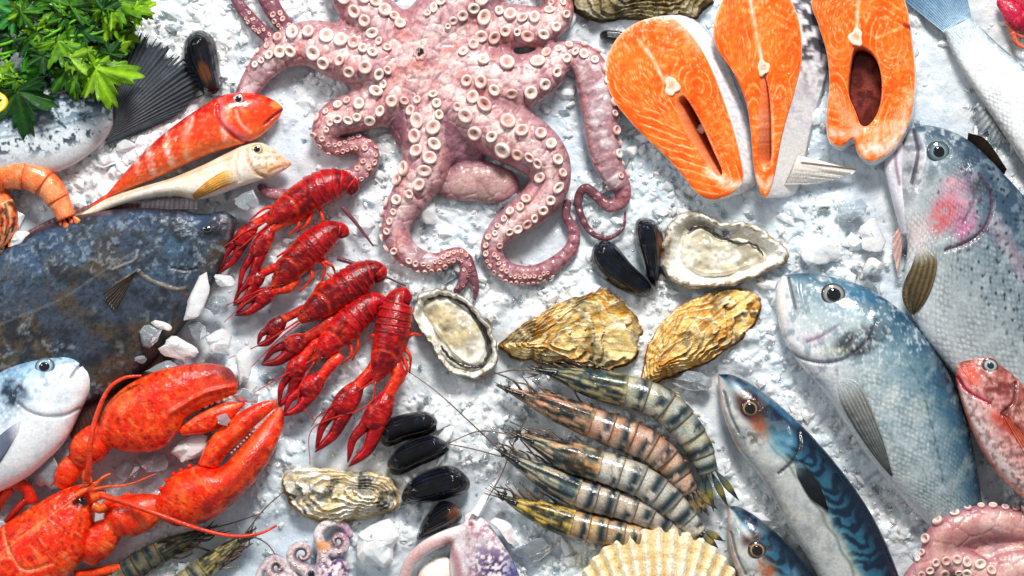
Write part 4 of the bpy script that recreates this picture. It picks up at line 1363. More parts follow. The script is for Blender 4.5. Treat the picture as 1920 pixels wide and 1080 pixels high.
def build_salmon_tail():
    D = [(-60, 140), (0, 132), (60, 124), (110, 124), (155, 138), (192, 164), (212, 192)]
    V = [(-60, 345), (0, 338), (58, 330), (110, 322), (158, 296), (196, 262), (212, 236)]
    root = thing('salmon', 'silver speckled salmon tail half under the parsley at the upper left', 'fish', 120, 230)
    g = loft(D, V, [46, 46, 44, 40, 34, 26, 18], [30, 30, 28, 26, 22, 18, 14], 200, 190, 2.3)
    g.fill((220, 226, 230))
    g.mix((1 - sm(.42, .74, g.V + (g.n(50, 3, 1) - .5) * .2)) * .85, (96, 120, 136))
    g.mix((1 - sm(.22, .52, g.V + (g.n(40, 3, 2) - .5) * .15)) * .9, (34, 44, 54))
    sp = g.n(8, 3, 3)
    g.mix(sm(.54, .66, sp) * sm(.3, .6, g.V) * (1 - sm(.72, .9, g.V)) * .85, (36, 48, 58))
    g.mix(sm(.52, .64, g.n(7, 3, 13)) * (1 - sm(.6, .8, g.V)) * .85, (220, 230, 236))
    g.mix(sm(.75, .95, g.V) * .7, (206, 204, 204))
    m = g.line([(0, 262), (80, 250), (150, 228), (205, 212)], 3); g.mix(m * .4, (70, 84, 94))
    part(root, 'body', g, 'smooth_skin')
    fin(root, 'tail_fin', [(204, 186), (212, 205), (211, 228), (200, 262)], [(228, 52), (300, 92), (366, 138), (372, 182)], (128, 134, 138), (60, 66, 72), n=130, m=30, z0=[16, 20, 20, 14], z1=[26, 22, 16, 8], rays=21, wav=2.2, jag=.14, arch=12, ray=(40, 44, 50))
    fin(root, 'lower_tail_lobe', [(200, 256), (198, 266), (194, 272)], [(366, 178), (330, 214), (262, 248)], (104, 112, 118), (52, 58, 64), n=40, m=20, z0=14, z1=8, rays=9, wav=1.2, ray=(30, 34, 40))


for f in (build_trout, build_bream, build_mackerels, build_mullet, build_gurnard, build_flatfish, build_left_bream, build_redfish, build_seabass_tail, build_salmon_tail):
    f()
# ------------------------------------------------------------------ salmon steaks
def steak(label, outer, hole, shift, top, spine, whorls, flaps, paint=None, n=200, skin=None, stripes=()):
    o = spl(outer, n, closed=True); hsp = spl(hole, n, closed=True)
    cx, cy = o.mean(0)
    root = thing('salmon_steak', label, 'salmon steak', cx, cy, 'salmon steaks in a row')
    sh = np.asarray(shift, float)
    rings = 44
    P = []; kind = []; R = []
    for k in range(rings):
        t = k / (rings - 1)
        xy = hsp + (o - hsp) * t
        z = top - 5 * t ** 10 - 6 * (1 - t) ** 10
        P.append(np.column_stack([xy, np.full(n, z)])); R.append(np.full(n, t))
    c = o.mean(0)
    flesh = len(P)
    P = np.array(P); Q = P.reshape(-1, 3)
    g = G(np.vstack([Q, np.column_stack([hsp + sh * .9, np.full(n, 3.)])]), [], np.r_[np.concatenate(R), np.zeros(n)])
    F = ring_faces(rings, n, True, False)
    b = rings * n
    F += [[b + j, b + (j + 1) % n, (j + 1) % n, j] for j in range(n)]
    g.F = F
    X, Y = g.X, g.Y
    # muscle blocks: nested curved bands parted by pale fat lines
    d = None
    for (x, y, sx, sy, rot) in whorls:
        a = math.radians(rot)
        u = ((X - x) * math.cos(a) + (Y - y) * math.sin(a)) / sx; v = (-(X - x) * math.sin(a) + (Y - y) * math.cos(a)) / sy
        q = np.hypot(u, v)
        d = q if d is None else -np.log(np.exp(-d * .25) + np.exp(-q * .25)) / .25
    d = d + (fbm(X, Y, 70, 2, 3) - .5) * 12 + (fbm(X, Y, 12, 2, 5) - .5) * 1.2
    for (pts, w, ang) in stripes:      # straight muscle bands of the belly flaps
        a = math.radians(ang)
        lin_ = X * math.cos(a) + Y * math.sin(a) + (fbm(X, Y, 50, 2, 19) - .5) * 12
        m = g.line(pts, w, .5)
        d = d * (1 - m) + lin_ * m
    fr = np.modf(np.abs(d) / 13.5 + 50)[0]
    br = sm(.30, .55, fbm(X, Y, 26, 3, 8))
    linem = sm(.78, .88, fr) * (1 - sm(.94, 1, fr)) * (.3 + .7 * br)
    g.fill((236, 96, 24))
    g.mix(sm(.0, .7, fr) * .3, (246, 124, 50))
    g.mix((1 - sm(.0, .16, fr)) * .4, (212, 70, 16))
    g.mix(sm(.4, .65, fbm(X, Y, 60, 4, 11)) * .5, (248, 140, 70))
    g.mix(sm(.5, .7, fbm(X, Y, 22, 3, 12)) * .5, (220, 78, 18))
    g.mix(linem * .7, (254, 204, 160))
    g.mix(sm(.6, .7, fbm(X, Y, 6, 2, 14)) * .35, (254, 190, 140))
    g.lift(-linem * 1.2 + fr * 1.2 + (fbm(X, Y, 8, 2, 4) - .5) * 2.2)
    for (pts, w, fc, a) in flaps:
        g.mix(g.line(pts, w * 1.25, .95) * a * (.55 + .45 * sm(.35, .6, fbm(X, Y, 9, 3, 15))), fc)
    rim = sm(.965, .992, g.T) * (np.arange(len(g.P)) < b)
    g.mix(rim * .8, (236, 200, 176))
    hm = (1 - sm(.0, .05, g.T))
    g.mix(hm * .75, (236, 150, 110))
    g.mix((np.arange(len(g.P)) >= b) * .9, (110, 34, 22))
    if paint:
        paint(g)
    part(root, 'flesh', g, 'salmon_flesh')
    # skin wall round the slab, running down to the ice
    K = 10
    S = []
    for k in range(K):
        t = k / (K - 1)
        xy = o + sh * t + (o - c) * .012 * math.sin(math.pi * t)
        S.append(np.column_stack([xy, np.full(n, top - 5 + (2 - top + 5) * t)]))
    sk = G(np.array(S).reshape(-1, 3), ring_faces(K, n, True, False) + [list(range((K - 1) * n, K * n))], np.repeat(np.linspace(0, 1, K), n))
    sk.fill((250, 246, 246))
    sk.mix(sm(.5, .62, sk.n(5, 3, 2)) * .45, (190, 180, 194))
    if skin:
        skin(sk)
    part(root, 'skin', sk, 'smooth_skin')
    # backbone
    x, y, r = spine
    Pp, Ff = lathe([(1.05, -.3), (1, .0), (.85, .08), (.6, .04), (.4, -.04), (.2, -.06), (.02, -.05)], 22)
    an = np.arctan2(Pp[:, 1], Pp[:, 0]); jr = 1 + .16 * np.sin(an * 3 + x) + .10 * np.sin(an * 5 + y)
    bn = G(Pp * np.column_stack([jr, jr, np.ones(len(jr))]) * [r * .85, r * 1.1, r * .8] + [x, y, top + .6], Ff)
    bn.fill((246, 214, 190)).mix(1 - sm(.2, .6, np.hypot(bn.X - x, bn.Y - y) / r), (238, 160, 130)).mix(sm(.5, .65, bn.n(5, 2, 3)) * .5, (250, 236, 224))
    part(root, 'backbone', bn, 'salmon_flesh')
    # the dark lining seen at the bottom of the belly cavity
    hc = hsp.mean(0) + sh * .8
    m = disk(hsp + sh * .85, hc, lambda X, Y, r: 4 + 4 * (fbm(X, Y, 14, 3, 3)), n, 8, -4)
    m.fill((74, 26, 20)).mix(sm(.45, .65, m.n(16, 3, 6)) * .7, (124, 62, 54))
    part(root, 'cavity_lining', m, 'salmon_flesh')
    return root, top


def build_steaks():
    white = (246, 222, 204)
    pink = (244, 186, 170)
    steak('leftmost salmon steak with a long narrow belly slit and pale skin strip', [(1226, 35), (1262, 38), (1300, 74), (1328, 121), (1350, 175), (1370, 233), (1384, 285), (1392, 332), (1384, 352), (1362, 368), (1331, 375), (1303, 361), (1280, 332), (1248, 296), (1208, 258), (1178, 226), (1148, 187), (1135, 148), (1138, 109), (1156, 74), (1188, 47)],
          [(1276, 182), (1288, 190), (1311, 229), (1334, 280), (1352, 322), (1344, 330), (1323, 303), (1296, 264), (1277, 229), (1266, 196)], (36, -8), 52, (1258, 164, 16),
          [(1192, 160, 1, .85, 20), (1304, 160, .9, 1.2, -20), (1262, 60, 1.4, 1, 0), (1260, 300, 1.7, .9, 40)],
          [([(1196, 78), (1222, 112), (1242, 150), (1256, 164)], 5, white, .9), ([(1283, 222), (1300, 258), (1326, 300), (1346, 326)], 7, pink, .75), ([(1330, 322), (1360, 344), (1388, 350)], 16, (250, 226, 210), .85),
           ([(1290, 196), (1318, 240), (1345, 300)], 3, white, .6), ([(1240, 44), (1278, 56), (1306, 96)], 12, pink, .6), ([(1250, 150), (1268, 172)], 9, white, .8)],
          stripes=[([(1215, 225), (1262, 270), (1306, 330), (1330, 356)], 42, 108), ([(1335, 210), (1360, 290)], 26, 70), ([(1270, 60), (1310, 110)], 30, 75)])

    def dark_right(sk):
        sk.mix(sm(.42, .6, sk.n(11, 3, 3)) * (1 - sm(80, 220, sk.Y)) * .9 * sk.blob(1530, 60, 70, 150), (52, 50, 58))
        sk.mix(sk.blob(1500, 310, 110, 80) * .9, (246, 242, 238))
    steak('middle salmon steak with a wide band of speckled silver skin', [(1404, -52), (1450, -40), (1478, 0), (1496, 47), (1500, 109), (1490, 163), (1474, 218), (1462, 265), (1454, 307), (1446, 345), (1432, 372), (1418, 350), (1410, 311), (1404, 240), (1394, 187), (1368, 130), (1340, 90), (1336, 50), (1350, 8), (1372, -34)],
          [(1430, 146), (1436, 160), (1441, 200), (1443, 250), (1442, 300), (1428, 310), (1420, 296), (1422, 240), (1424, 196), (1426, 160)], (60, -8), 58, (1428, 130, 13),
          [(1374, 90, .8, 1.2, 0), (1466, 90, .6, 1.2, 0), (1420, -10, 1.6, 1, 0), (1410, 290, .5, 2.5, 0), (1460, 260, .5, 2.5, 0)],
          [([(1400, -20), (1412, 50), (1422, 100), (1428, 130)], 5, white, .9), ([(1424, 210), (1424, 270), (1430, 320)], 6, pink, .8), ([(1414, 330), (1432, 350), (1448, 336)], 12, (250, 214, 200), .8), ([(1444, 180), (1446, 250), (1444, 310)], 4, white, .5)], skin=dark_right, stripes=[([(1412, 230), (1416, 320)], 16, 100), ([(1462, 200), (1452, 300)], 22, 75), ([(1380, 0), (1360, 60)], 34, 60), ([(1450, -10), (1474, 60)], 30, 120)])
    mid = [o for o in bpy.data.objects if o.name.startswith('salmon_steak')][-1]
    pf = sheet([(1492, 290), (1482, 316), (1470, 346)], [(1590, 314), (1606, 320), (1540, 344)], 40, 24, [44, 46, 34], [14, 12, 10], 2.0, .35, 7, .05)
    pf.fill((250, 244, 236)).mix(sm(.5, .66, fbm(pf.X * .2, pf.Y, 9, 3, 3)) * .25, (224, 204, 184)).mix(pf.line([(1500, 306), (1560, 312), (1606, 317)], 3) * .8, (84, 72, 66))
    part(mid, 'pelvic_fin', pf, 'fin_skin')
    r, top = steak('rightmost salmon steak with an open oval belly cavity and pale belly flaps', [(1570, -46), (1622, -56), (1670, -36), (1694, 8), (1706, 78), (1712, 148), (1706, 212), (1690, 255), (1664, 288), (1628, 304), (1604, 286), (1596, 262), (1572, 276), (1550, 262), (1547, 218), (1552, 156), (1547, 101), (1531, 47), (1520, 0)],
                   [(1600, 92), (1624, 94), (1642, 118), (1650, 160), (1645, 205), (1628, 234), (1612, 236), (1600, 208), (1588, 176), (1590, 130)], (10, 6), 54, (1601, 73, 15),
                   [(1570, 70, .8, 1.1, 0), (1668, 80, .8, 1.3, 0), (1612, -40, 1.6, 1, 0), (1690, 220, .8, 1.8, 20), (1560, 220, .6, 1.6, 0)],
                   [([(1606, -40), (1604, 20), (1602, 70)], 5, white, .9), ([(1640, 250), (1680, 228), (1704, 180)], 20, (248, 204, 176), .8), ([(1620, 282), (1660, 274), (1696, 244)], 22, (248, 238, 228), .9), ([(1556, 250), (1590, 252), (1612, 246)], 16, (248, 214, 200), .85),
                    ([(1560, 180), (1575, 210), (1596, 236)], 20, (246, 170, 140), .7), ([(1690, 52), (1660, 66), (1640, 74)], 4, (250, 222, 180), .7)],
                   lambda g: g.mix(g.line([(1692, 50), (1702, 54)], 6) * .8, (120, 24, 20)),
                   stripes=[([(1690, 140), (1686, 220)], 26, 70), ([(1560, 0), (1540, 40)], 34, 60), ([(1650, -10), (1684, 40)], 34, 120), ([(1556, 180), (1560, 240)], 16, 110)])
    return r


build_steaks()


# ------------------------------------------------------------------ oysters
def closed_oyster(name, label, outline, hinge, h, pal, seed, dz=9, dark=.35):
    cx, cy = np.mean(outline, 0)
    root = thing(name, label, 'oyster', cx, cy)
    o = spl(outline, 200, closed=True)
    R = np.random.default_rng(seed)
    jit = (fbm(np.arange(200) * 1.0, np.full(200, seed * 7.0), 5, 3, seed) - .5) * 13
    v = o - np.asarray(hinge); L = np.linalg.norm(v, axis=1)[:, None]
    o = o + v / L * jit[:, None]
    lay = {}

    def plate(X, Y, r):
        w = r + (fbm(X, Y, 60, 3, seed) - .5) * .62 + (fbm(X, Y, 12, 2, seed + 30) - .5) * .07
        w = np.clip(w, 0, 2) * 6.5
        return np.floor(w), np.modf(w)[0]

    def zf(X, Y, r):
        pl, st = plate(X, Y, r)
        an = np.arctan2(Y - hinge[1], X - hinge[0])
        return dz + h * (1 - r ** 2.0) + 10 * st ** 1.6 * sm(.05, .2, r) + (fbm(X, Y, 30, 3, seed + 3) - .5) * 12 \
            + 2.0 * np.sin(an * 13 + 5 * fbm(X, Y, 40, 2, seed)) * r + (fbm(X, Y, 6, 2, seed + 5) - .5) * 2
    g = disk(o, hinge, zf, 200, 64, dz - 8, False)
    pl, st = plate(g.X, g.Y, g.T)
    hs = _h(pl, pl * 0 + 3, seed)
    g.fill(pal[0])
    g.mix(sm(.35, .65, hs) * .8, pal[1])
    g.mix((1 - sm(.15, .35, hs)) * .7, pal[2])
    g.mix(sm(.46, .62, g.n(40, 4, seed + 1)) * .7, pal[1])
    g.mix(sm(.50, .64, g.n(24, 4, seed + 2)) * .7, pal[2])
    ang = np.arctan2(g.Y - hinge[1], g.X - hinge[0])
    ray = fbm(ang * 40, g.T * 3, 1.5, 3, seed + 9)
    g.mix(sm(.54, .66, ray) * .45, pal[3])
    g.mix(sm(.70, .95, st) * sm(.35, .6, g.n(18, 3, seed + 12)) * .85, pal[4])
    g.mix((1 - sm(.0, .20, st)) * .75 * (g.T > .08) * sm(.3, .5, g.n(22, 3, seed + 44)), pal[3])
    g.mix(sm(.56, .64, g.n(30, 4, seed + 7)) * dark, (44, 44, 38))
    g.mix(sm(.97, 1, g.T) * .5, pal[3])
    g.mix(sm(.60, .70, g.n(8, 3, seed + 17)) * .5, pal[4])
    part(root, 'upper_shell', g, 'oyster_shell')
    lo = disk(o + (o - o.mean(0)) * .03 + [0, 3], hinge, lambda X, Y, r: dz - 6 + 2 * fbm(X, Y, 9, 2, 4), 200, 8, dz - 20, False)
    lo.fill(pal[3]).mix(sm(.5, .6, lo.n(10, 3, 3)) * .6, pal[2])
    part(root, 'lower_shell', lo, 'oyster_shell')


GOLD = [(220, 182, 108), (242, 220, 164), (198, 146, 66), (96, 62, 30), (253, 246, 224)]
OCHRE = [(228, 178, 90), (246, 216, 150), (204, 140, 54), (116, 70, 30), (254, 244, 216)]
PALE = [(240, 234, 216), (250, 247, 240), (224, 204, 156), (176, 144, 88), (254, 253, 249)]
closed_oyster('oyster', 'closed golden oyster pointing left between the half oyster and the tiger prawns', [(940, 648), (958, 622), (1000, 596), (1050, 568), (1100, 552), (1124, 541), (1156, 556), (1184, 584), (1204, 612), (1200, 640), (1190, 668), (1160, 686), (1120, 694), (1076, 680), (1020, 678), (972, 668)], (1000, 640), 30, GOLD, 3)
closed_oyster('oyster', 'closed ochre oyster with its pointed hinge down, below the opened oyster', [(1203, 722), (1212, 676), (1228, 628), (1258, 590), (1300, 560), (1350, 545), (1398, 542), (1424, 562), (1420, 594), (1398, 626), (1362, 654), (1318, 682), (1270, 700), (1232, 718)], (1244, 672), 32, OCHRE, 8)
closed_oyster('oyster', 'pale oyster with dark green blotches below the mussels, near the lobster claw', [(530, 900), (548, 880), (600, 878), (650, 884), (700, 888), (734, 902), (744, 928), (734, 954), (690, 966), (640, 976), (590, 974), (552, 950), (536, 926)], (690, 924), 26, PALE, 14, dark=.6)
closed_oyster('oyster', 'rough brown oyster cut by the top edge above the salmon steaks', [(1078, 12), (1090, -20), (1150, -46), (1230, -50), (1300, -40), (1334, -14), (1324, 14), (1284, 34), (1236, 40), (1180, 30), (1140, 36), (1100, 30)], (1230, -20), 30, [(140, 124, 84), (176, 164, 130), (104, 84, 46), (50, 40, 26), (206, 198, 170)], 20)


def open_oyster(label, outline, centre, rimw, meat, seed, fringe, meatc, z0=6, rim_c=(238, 233, 222), edge_dark=.6):
    cx, cy = np.mean(outline, 0)
    root = thing('opened_oyster', label, 'oyster', cx, cy)
    o = spl(outline, 200, closed=True)
    jit = (fbm(np.arange(200) * 1.0, np.full(200, seed * 5.0), 4, 3, seed) - .5) * 9
    v = o - np.asarray(centre); o = o + v / np.linalg.norm(v, axis=1)[:, None] * jit[:, None]

    def zf(X, Y, r):
        rim = sm(1 - rimw * 1.6, 1 - rimw * .5, r) * (1 - .55 * sm(1 - rimw * .35, 1, r))
        return z0 + 24 * rim - 3 * (1 - r) + (fbm(X, Y, 11, 3, seed) - .5) * 9 * sm(.7, .95, r) + 3 * np.modf((r + (fbm(X, Y, 20, 3, seed) - .5) * .1) * 24)[0] * sm(.8, .9, r)
    g = disk(o, centre, zf, 200, 48, z0 - 16, False)
    g.fill((242, 240, 234))
    g.mix(sm(.45, .65, g.n(34, 4, seed)) * .5, (206, 196, 172))
    g.mix(sm(.5, .7, g.n(20, 4, seed + 2)) * .5, (246, 244, 238))
    r = g.T + (g.n(20, 3, seed + 4) - .5) * .12
    g.mix(sm(1 - rimw * 1.1, 1 - rimw * .7, r) * .85, rim_c)
    ang = np.arctan2(g.Y - centre[1], g.X - centre[0])
    side = sm(.42, .6, fbm(np.cos(ang) * 3 + 7, np.sin(ang) * 3, 1, 2, seed + 6))
    g.mix(sm(1 - rimw * .8, 1 - rimw * .5, r) * (1 - sm(1 - rimw * .3, 1, r)) * side * edge_dark, (74, 56, 36))
    g.mix(sm(.96, 1, g.T) * .6, (70, 56, 40))
    g.mix(sm(.58, .7, g.n(8, 3, seed + 8)) * sm(.75, .9, g.T) * .6, (120, 96, 60))
    part(root, 'lower_shell', g, 'oyster_shell')
    mo = spl(meat, 120, closed=True)
    mc = mo.mean(0)
    mg = disk(mo, mc, lambda X, Y, r: z0 + 13 * (1 - r ** 3) + (fbm(X, Y, 30, 3, seed + 2) - .5) * 24 + 4 * np.exp(-((r - .86) / .08) ** 2) + .8, 120, 30, z0 - 3, False)
    mg.fill(meatc[0]).mix(sm(.42, .62, mg.n(30, 4, seed + 1)) * .85, meatc[1]).mix(sm(.5, .68, mg.n(17, 4, seed + 5)) * .6, meatc[2])
    mg.mix(sm(.86, .93, mg.T + (mg.n(8, 3, 2) - .5) * .06) * .5, meatc[1])
    part(root, 'meat', mg, 'oyster_meat')
    fg = tube([(x, y, z0 + 10, w) for x, y, w in fringe], 90, 10)
    fg.P[:, :2] += np.column_stack([vnoise(fg.X / 7, fg.Y / 7, 1) - .5, vnoise(fg.X / 7, fg.Y / 7, 2) - .5]) * 5
    fg.fill((34, 32, 32)).mix(sm(.5, .65, fg.n(8, 2, 3)) * .5, (110, 100, 84))
    part(root, 'mantle_fringe', fg, 'oyster_meat')


open_oyster('opened oyster on the half shell right of the black mussels', [(1238, 480), (1246, 440), (1262, 410), (1288, 398), (1320, 402), (1352, 418), (1392, 416), (1426, 424), (1452, 446), (1480, 474), (1470, 496), (1432, 514), (1388, 530), (1340, 540), (1290, 540), (1250, 520)], (1345, 474), .20,
            [(1276, 470), (1290, 436), (1316, 424), (1350, 446), (1392, 446), (1424, 462), (1438, 486), (1400, 506), (1350, 518), (1304, 514), (1278, 496)], 4, [(1290, 430, 3), (1318, 424, 3.5), (1344, 440, 3), (1378, 452, 2.5), (1414, 458, 2), (1434, 478, 1.5)],
            [(214, 204, 180), (244, 240, 228), (166, 158, 138)])
open_oyster('opened oyster on the half shell beside the lowest crayfish tail', [(784, 556), (806, 544), (836, 544), (872, 560), (904, 592), (926, 630), (934, 668), (922, 694), (892, 710), (856, 704), (830, 684), (812, 652), (790, 622), (774, 590)], (856, 628), .13,
            [(794, 570), (822, 556), (856, 566), (888, 594), (910, 632), (914, 668), (888, 690), (858, 676), (838, 654), (816, 620), (798, 594)], 9, [(800, 562, 2), (838, 554, 2.5), (880, 580, 3.5), (908, 620, 4), (918, 660, 4), (900, 688, 4), (868, 684, 4), (842, 670, 4), (826, 648, 3)],
            [(216, 200, 164), (246, 242, 230), (172, 160, 134)], rim_c=(238, 236, 228), edge_dark=.25)


# ------------------------------------------------------------------ mussels
def mussel(label, outline, centre, h, gape=None, brown=None, seed=0, z0=8, shine=(0, 0)):
    cx, cy = np.mean(outline, 0)
    outline = [((x - cx) * .95 + cx, (y - cy) * .95 + cy) for x, y in outline]
    root = thing('mussel', label, 'mussel', cx, cy, 'black mussels on the ice')
    c = np.asarray(centre, float)

    def paint(g):
        g.fill((9, 10, 14))
        g.mix(sm(.45, .7, g.n(24, 3, seed)) * .6, (20, 28, 44))
        g.mix(sm(.5, .7, fbm(g.X * .4 + g.Y, g.Y - g.X * .3, 9, 3, seed + 1)) * .3, (34, 28, 28))
        g.mix(sm(.2, .9, np.sin(g.T * 34 + 3 * g.n(20, 2, seed)) * .5 + .5) * .35 * sm(.3, .6, g.T), (36, 44, 62))
        g.mix(sm(.55, .7, g.n(10, 3, seed + 3)) * .15, (60, 56, 58))
        g.mix(sm(.88, 1, g.T) * .6, (92, 74, 58))
        if brown:
            g.mix(g.blob(*brown) * .8, (104, 62, 38))
    if gape:
        lo = np.asarray(outline, float) + np.asarray(gape)
        b = disk(lo, c + np.asarray(gape), lambda X, Y, r: z0 + h * .45 * np.sqrt(np.clip(1 - r ** 2.4, 0, 1)), 70, 16, z0 - 8)
        paint(b); b.mix(sm(.5, .65, b.n(12, 3, 2)) * .4, (96, 84, 66))
        part(root, 'lower_shell', b, 'mussel_shell')
        mid = np.asarray(outline, float) * 1.0 + np.asarray(gape) * .55
        mm = disk((mid - mid.mean(0)) * .93 + mid.mean(0), c + np.asarray(gape) * .5, lambda X, Y, r: z0 + h * .6 * np.sqrt(np.clip(1 - r ** 3, 0, 1)), 60, 10, z0 - 6)
        mm.fill((142, 128, 104)).mix(sm(.5, .65, mm.n(9, 3, 4)) * .6, (84, 72, 56))
        part(root, 'meat', mm, 'oyster_meat')
    g = disk(outline, c, lambda X, Y, r: z0 + (h * .35 if gape else 0) + h * np.clip(1 - r ** 2.0, 0, 1) ** .72 + np.sin(r * 34) * .5 + (fbm(X, Y, 16, 2, seed) - .5) * 3 * r, 90, 26, z0 - 8)
    paint(g)
    part(root, 'upper_shell', g, 'mussel_shell')


mussel('black mussel standing alone left of the octopus, above the red mullet', [(373, 51), (350, 60), (338, 88), (339, 122), (356, 150), (376, 176), (398, 186), (417, 172), (412, 130), (408, 96), (397, 64)], ((372, 85), (396, 160)), 46, None, (386, 138, 13, 26, -20), 1, 6)
mussel('smooth black mussel lying flat left of the half oyster, touching a second mussel', [(1106, 478), (1114, 456), (1134, 447), (1156, 458), (1184, 492), (1212, 520), (1228, 546), (1216, 560), (1188, 556), (1150, 538), (1118, 512)], ((1130, 475), (1200, 540)), 34, None, None, 2)
mussel('upright dark mussel with brown side wedged between a mussel and the half oyster', [(1191, 414), (1208, 404), (1232, 414), (1246, 444), (1244, 480), (1238, 530), (1230, 542), (1212, 520), (1202, 486), (1192, 452)], ((1214, 430), (1228, 520)), 40, None, (1238, 456, 10, 30, 0), 3)
mussel('top mussel of the slanting row below the crayfish', [(706, 812), (724, 786), (768, 773), (802, 772), (823, 790), (806, 806), (760, 818), (722, 832)], ((730, 808), (795, 788)), 26, (2, 9), None, 4)
mussel('middle mussel of the slanting row, slightly open', [(722, 872), (744, 840), (780, 820), (812, 816), (842, 832), (824, 850), (782, 868), (742, 886)], ((746, 864), (815, 834)), 26, (3, 9), None, 5)
mussel('glossy closed mussel lowest in the slanting row, the biggest of it', [(748, 934), (766, 902), (806, 878), (850, 873), (882, 898), (880, 922), (846, 936), (796, 946), (760, 948)], ((785, 920), (850, 902)), 36, None, None, 6)
mussel('small mussel with brown end touching the squid', [(779, 1016), (788, 982), (812, 950), (834, 938), (860, 950), (868, 972), (850, 990), (816, 1004)], ((805, 985), (845, 962)), 34, None, (852, 962, 14, 20, 30), 7)


mussel('unidentified dark thing, modelled as a mussel, peeking out from behind the leftmost salmon steak', [(1124, 62), (1136, 54), (1164, 56), (1184, 66), (1180, 78), (1150, 80), (1128, 74)], ((1140, 66), (1170, 68)), 16, None, None, 8, 6)  # black shape of unknown kind, given a mussel's form


# ------------------------------------------------------------------ scallop
def build_scallop():
    root = thing('scallop', 'cream ribbed scallop shell at the bottom edge under the tiger prawns', 'scallop', 1235, 1100)
    a = np.linspace(0, 2 * np.pi, 360, endpoint=False)
    hx, hy = 1235., 1292.
    cx, cy, R = 1235., 1152., 163.
    th = np.arctan2(-(cy + R * np.sin(a) - hy), cx + R * np.cos(a) - hx)
    k = 2 * np.pi / math.radians(5.3)
    o = np.column_stack([cx + R * np.cos(a), cy + R * np.sin(a)])
    o = o + (o - [cx, cy]) / R * (2.5 * np.cos(th * k))[:, None]

    def rib(X, Y):
        t = np.arctan2(-(Y - hy), X - hx)
        return np.cos(t * k + .35 * np.sin(t * 7))

    def zf(X, Y, r):
        rr = np.hypot(X - cx, Y - cy + 30) / (R + 30)
        return 20 + 46 * np.clip(1 - rr ** 2, 0, 1) + 5.0 * rib(X, Y) * np.clip(r * 1.4, 0, 1) + 1.2 * np.sin(r * 90)
    g = disk(o, (hx, hy - 14), zf, 360, 50, -2, False)
    rb = rib(g.X, g.Y)
    g.fill((250, 244, 226))
    g.mix((1 - sm(-.9, -.1, rb)) * .7, (214, 176, 112))
    g.mix(sm(.45, .65, fbm(g.T * 260, g.V * 30, 20, 3, 4)) * .35, (234, 208, 154))
    g.mix(sm(.55, .7, g.n(22, 4, 6)) * .4, (252, 250, 240))
    g.mix(sm(.6, .85, np.sin(g.T * 60 + g.n(30, 2, 3) * 5) * .5 + .5) * .22, (190, 146, 84))
    part(root, 'upper_shell', g, 'oyster_shell')
    lo = disk(o + [0, 2], (hx, hy - 14), lambda X, Y, r: 14 + 0 * X, 360, 3, -10, False)
    lo.fill((214, 196, 160))
    part(root, 'lower_shell', lo, 'oyster_shell')


build_scallop()
# ------------------------------------------------------------------ crustaceans
def stalk(pts, n=24, m=8, **kw):
    return tube(pts, n, m, **kw)


def limb(parent, name, pts, w, z, col, mat='crust', n=22, m=8, tip=.35, seed=0, spots=None):
    """a thin tapering leg, antenna or arm; pts in x, y"""
    p = spl(pts, max(len(pts), 3)) if len(pts) < 3 else np.asarray(pts, float)
    k = len(p)
    zz = np.asarray(z, float) * np.ones(k) if np.ndim(z) == 0 else np.interp(np.linspace(0, 1, k), np.linspace(0, 1, len(z)), z)
    g = tube([(p[i][0], p[i][1], zz[i], w * (1 - (1 - tip) * i / (k - 1))) for i in range(k)], n, m)
    g.fill(col).mix(sm(.5, .65, g.n(8, 3, seed)) * .4, tuple(np.array(col) * .6))
    return part(parent, name, g, mat)


CRIMSON = ((164, 14, 26), (84, 4, 16), (226, 52, 30), (240, 130, 80))


TONE = [1.0]


def shellpaint(g, pal, seed=0, tip=None):
    g.fill(tuple(np.array(pal[0]) * TONE[0]))
    g.mix(sm(.45, .65, g.n(20, 4, seed)) * .8, pal[1])
    g.mix(sm(.55, .7, g.n(12, 3, seed + 4)) * .45, pal[2])
    g.mix(sm(.64, .74, g.n(5, 2, seed + 8)) * .4, pal[3])
    return g


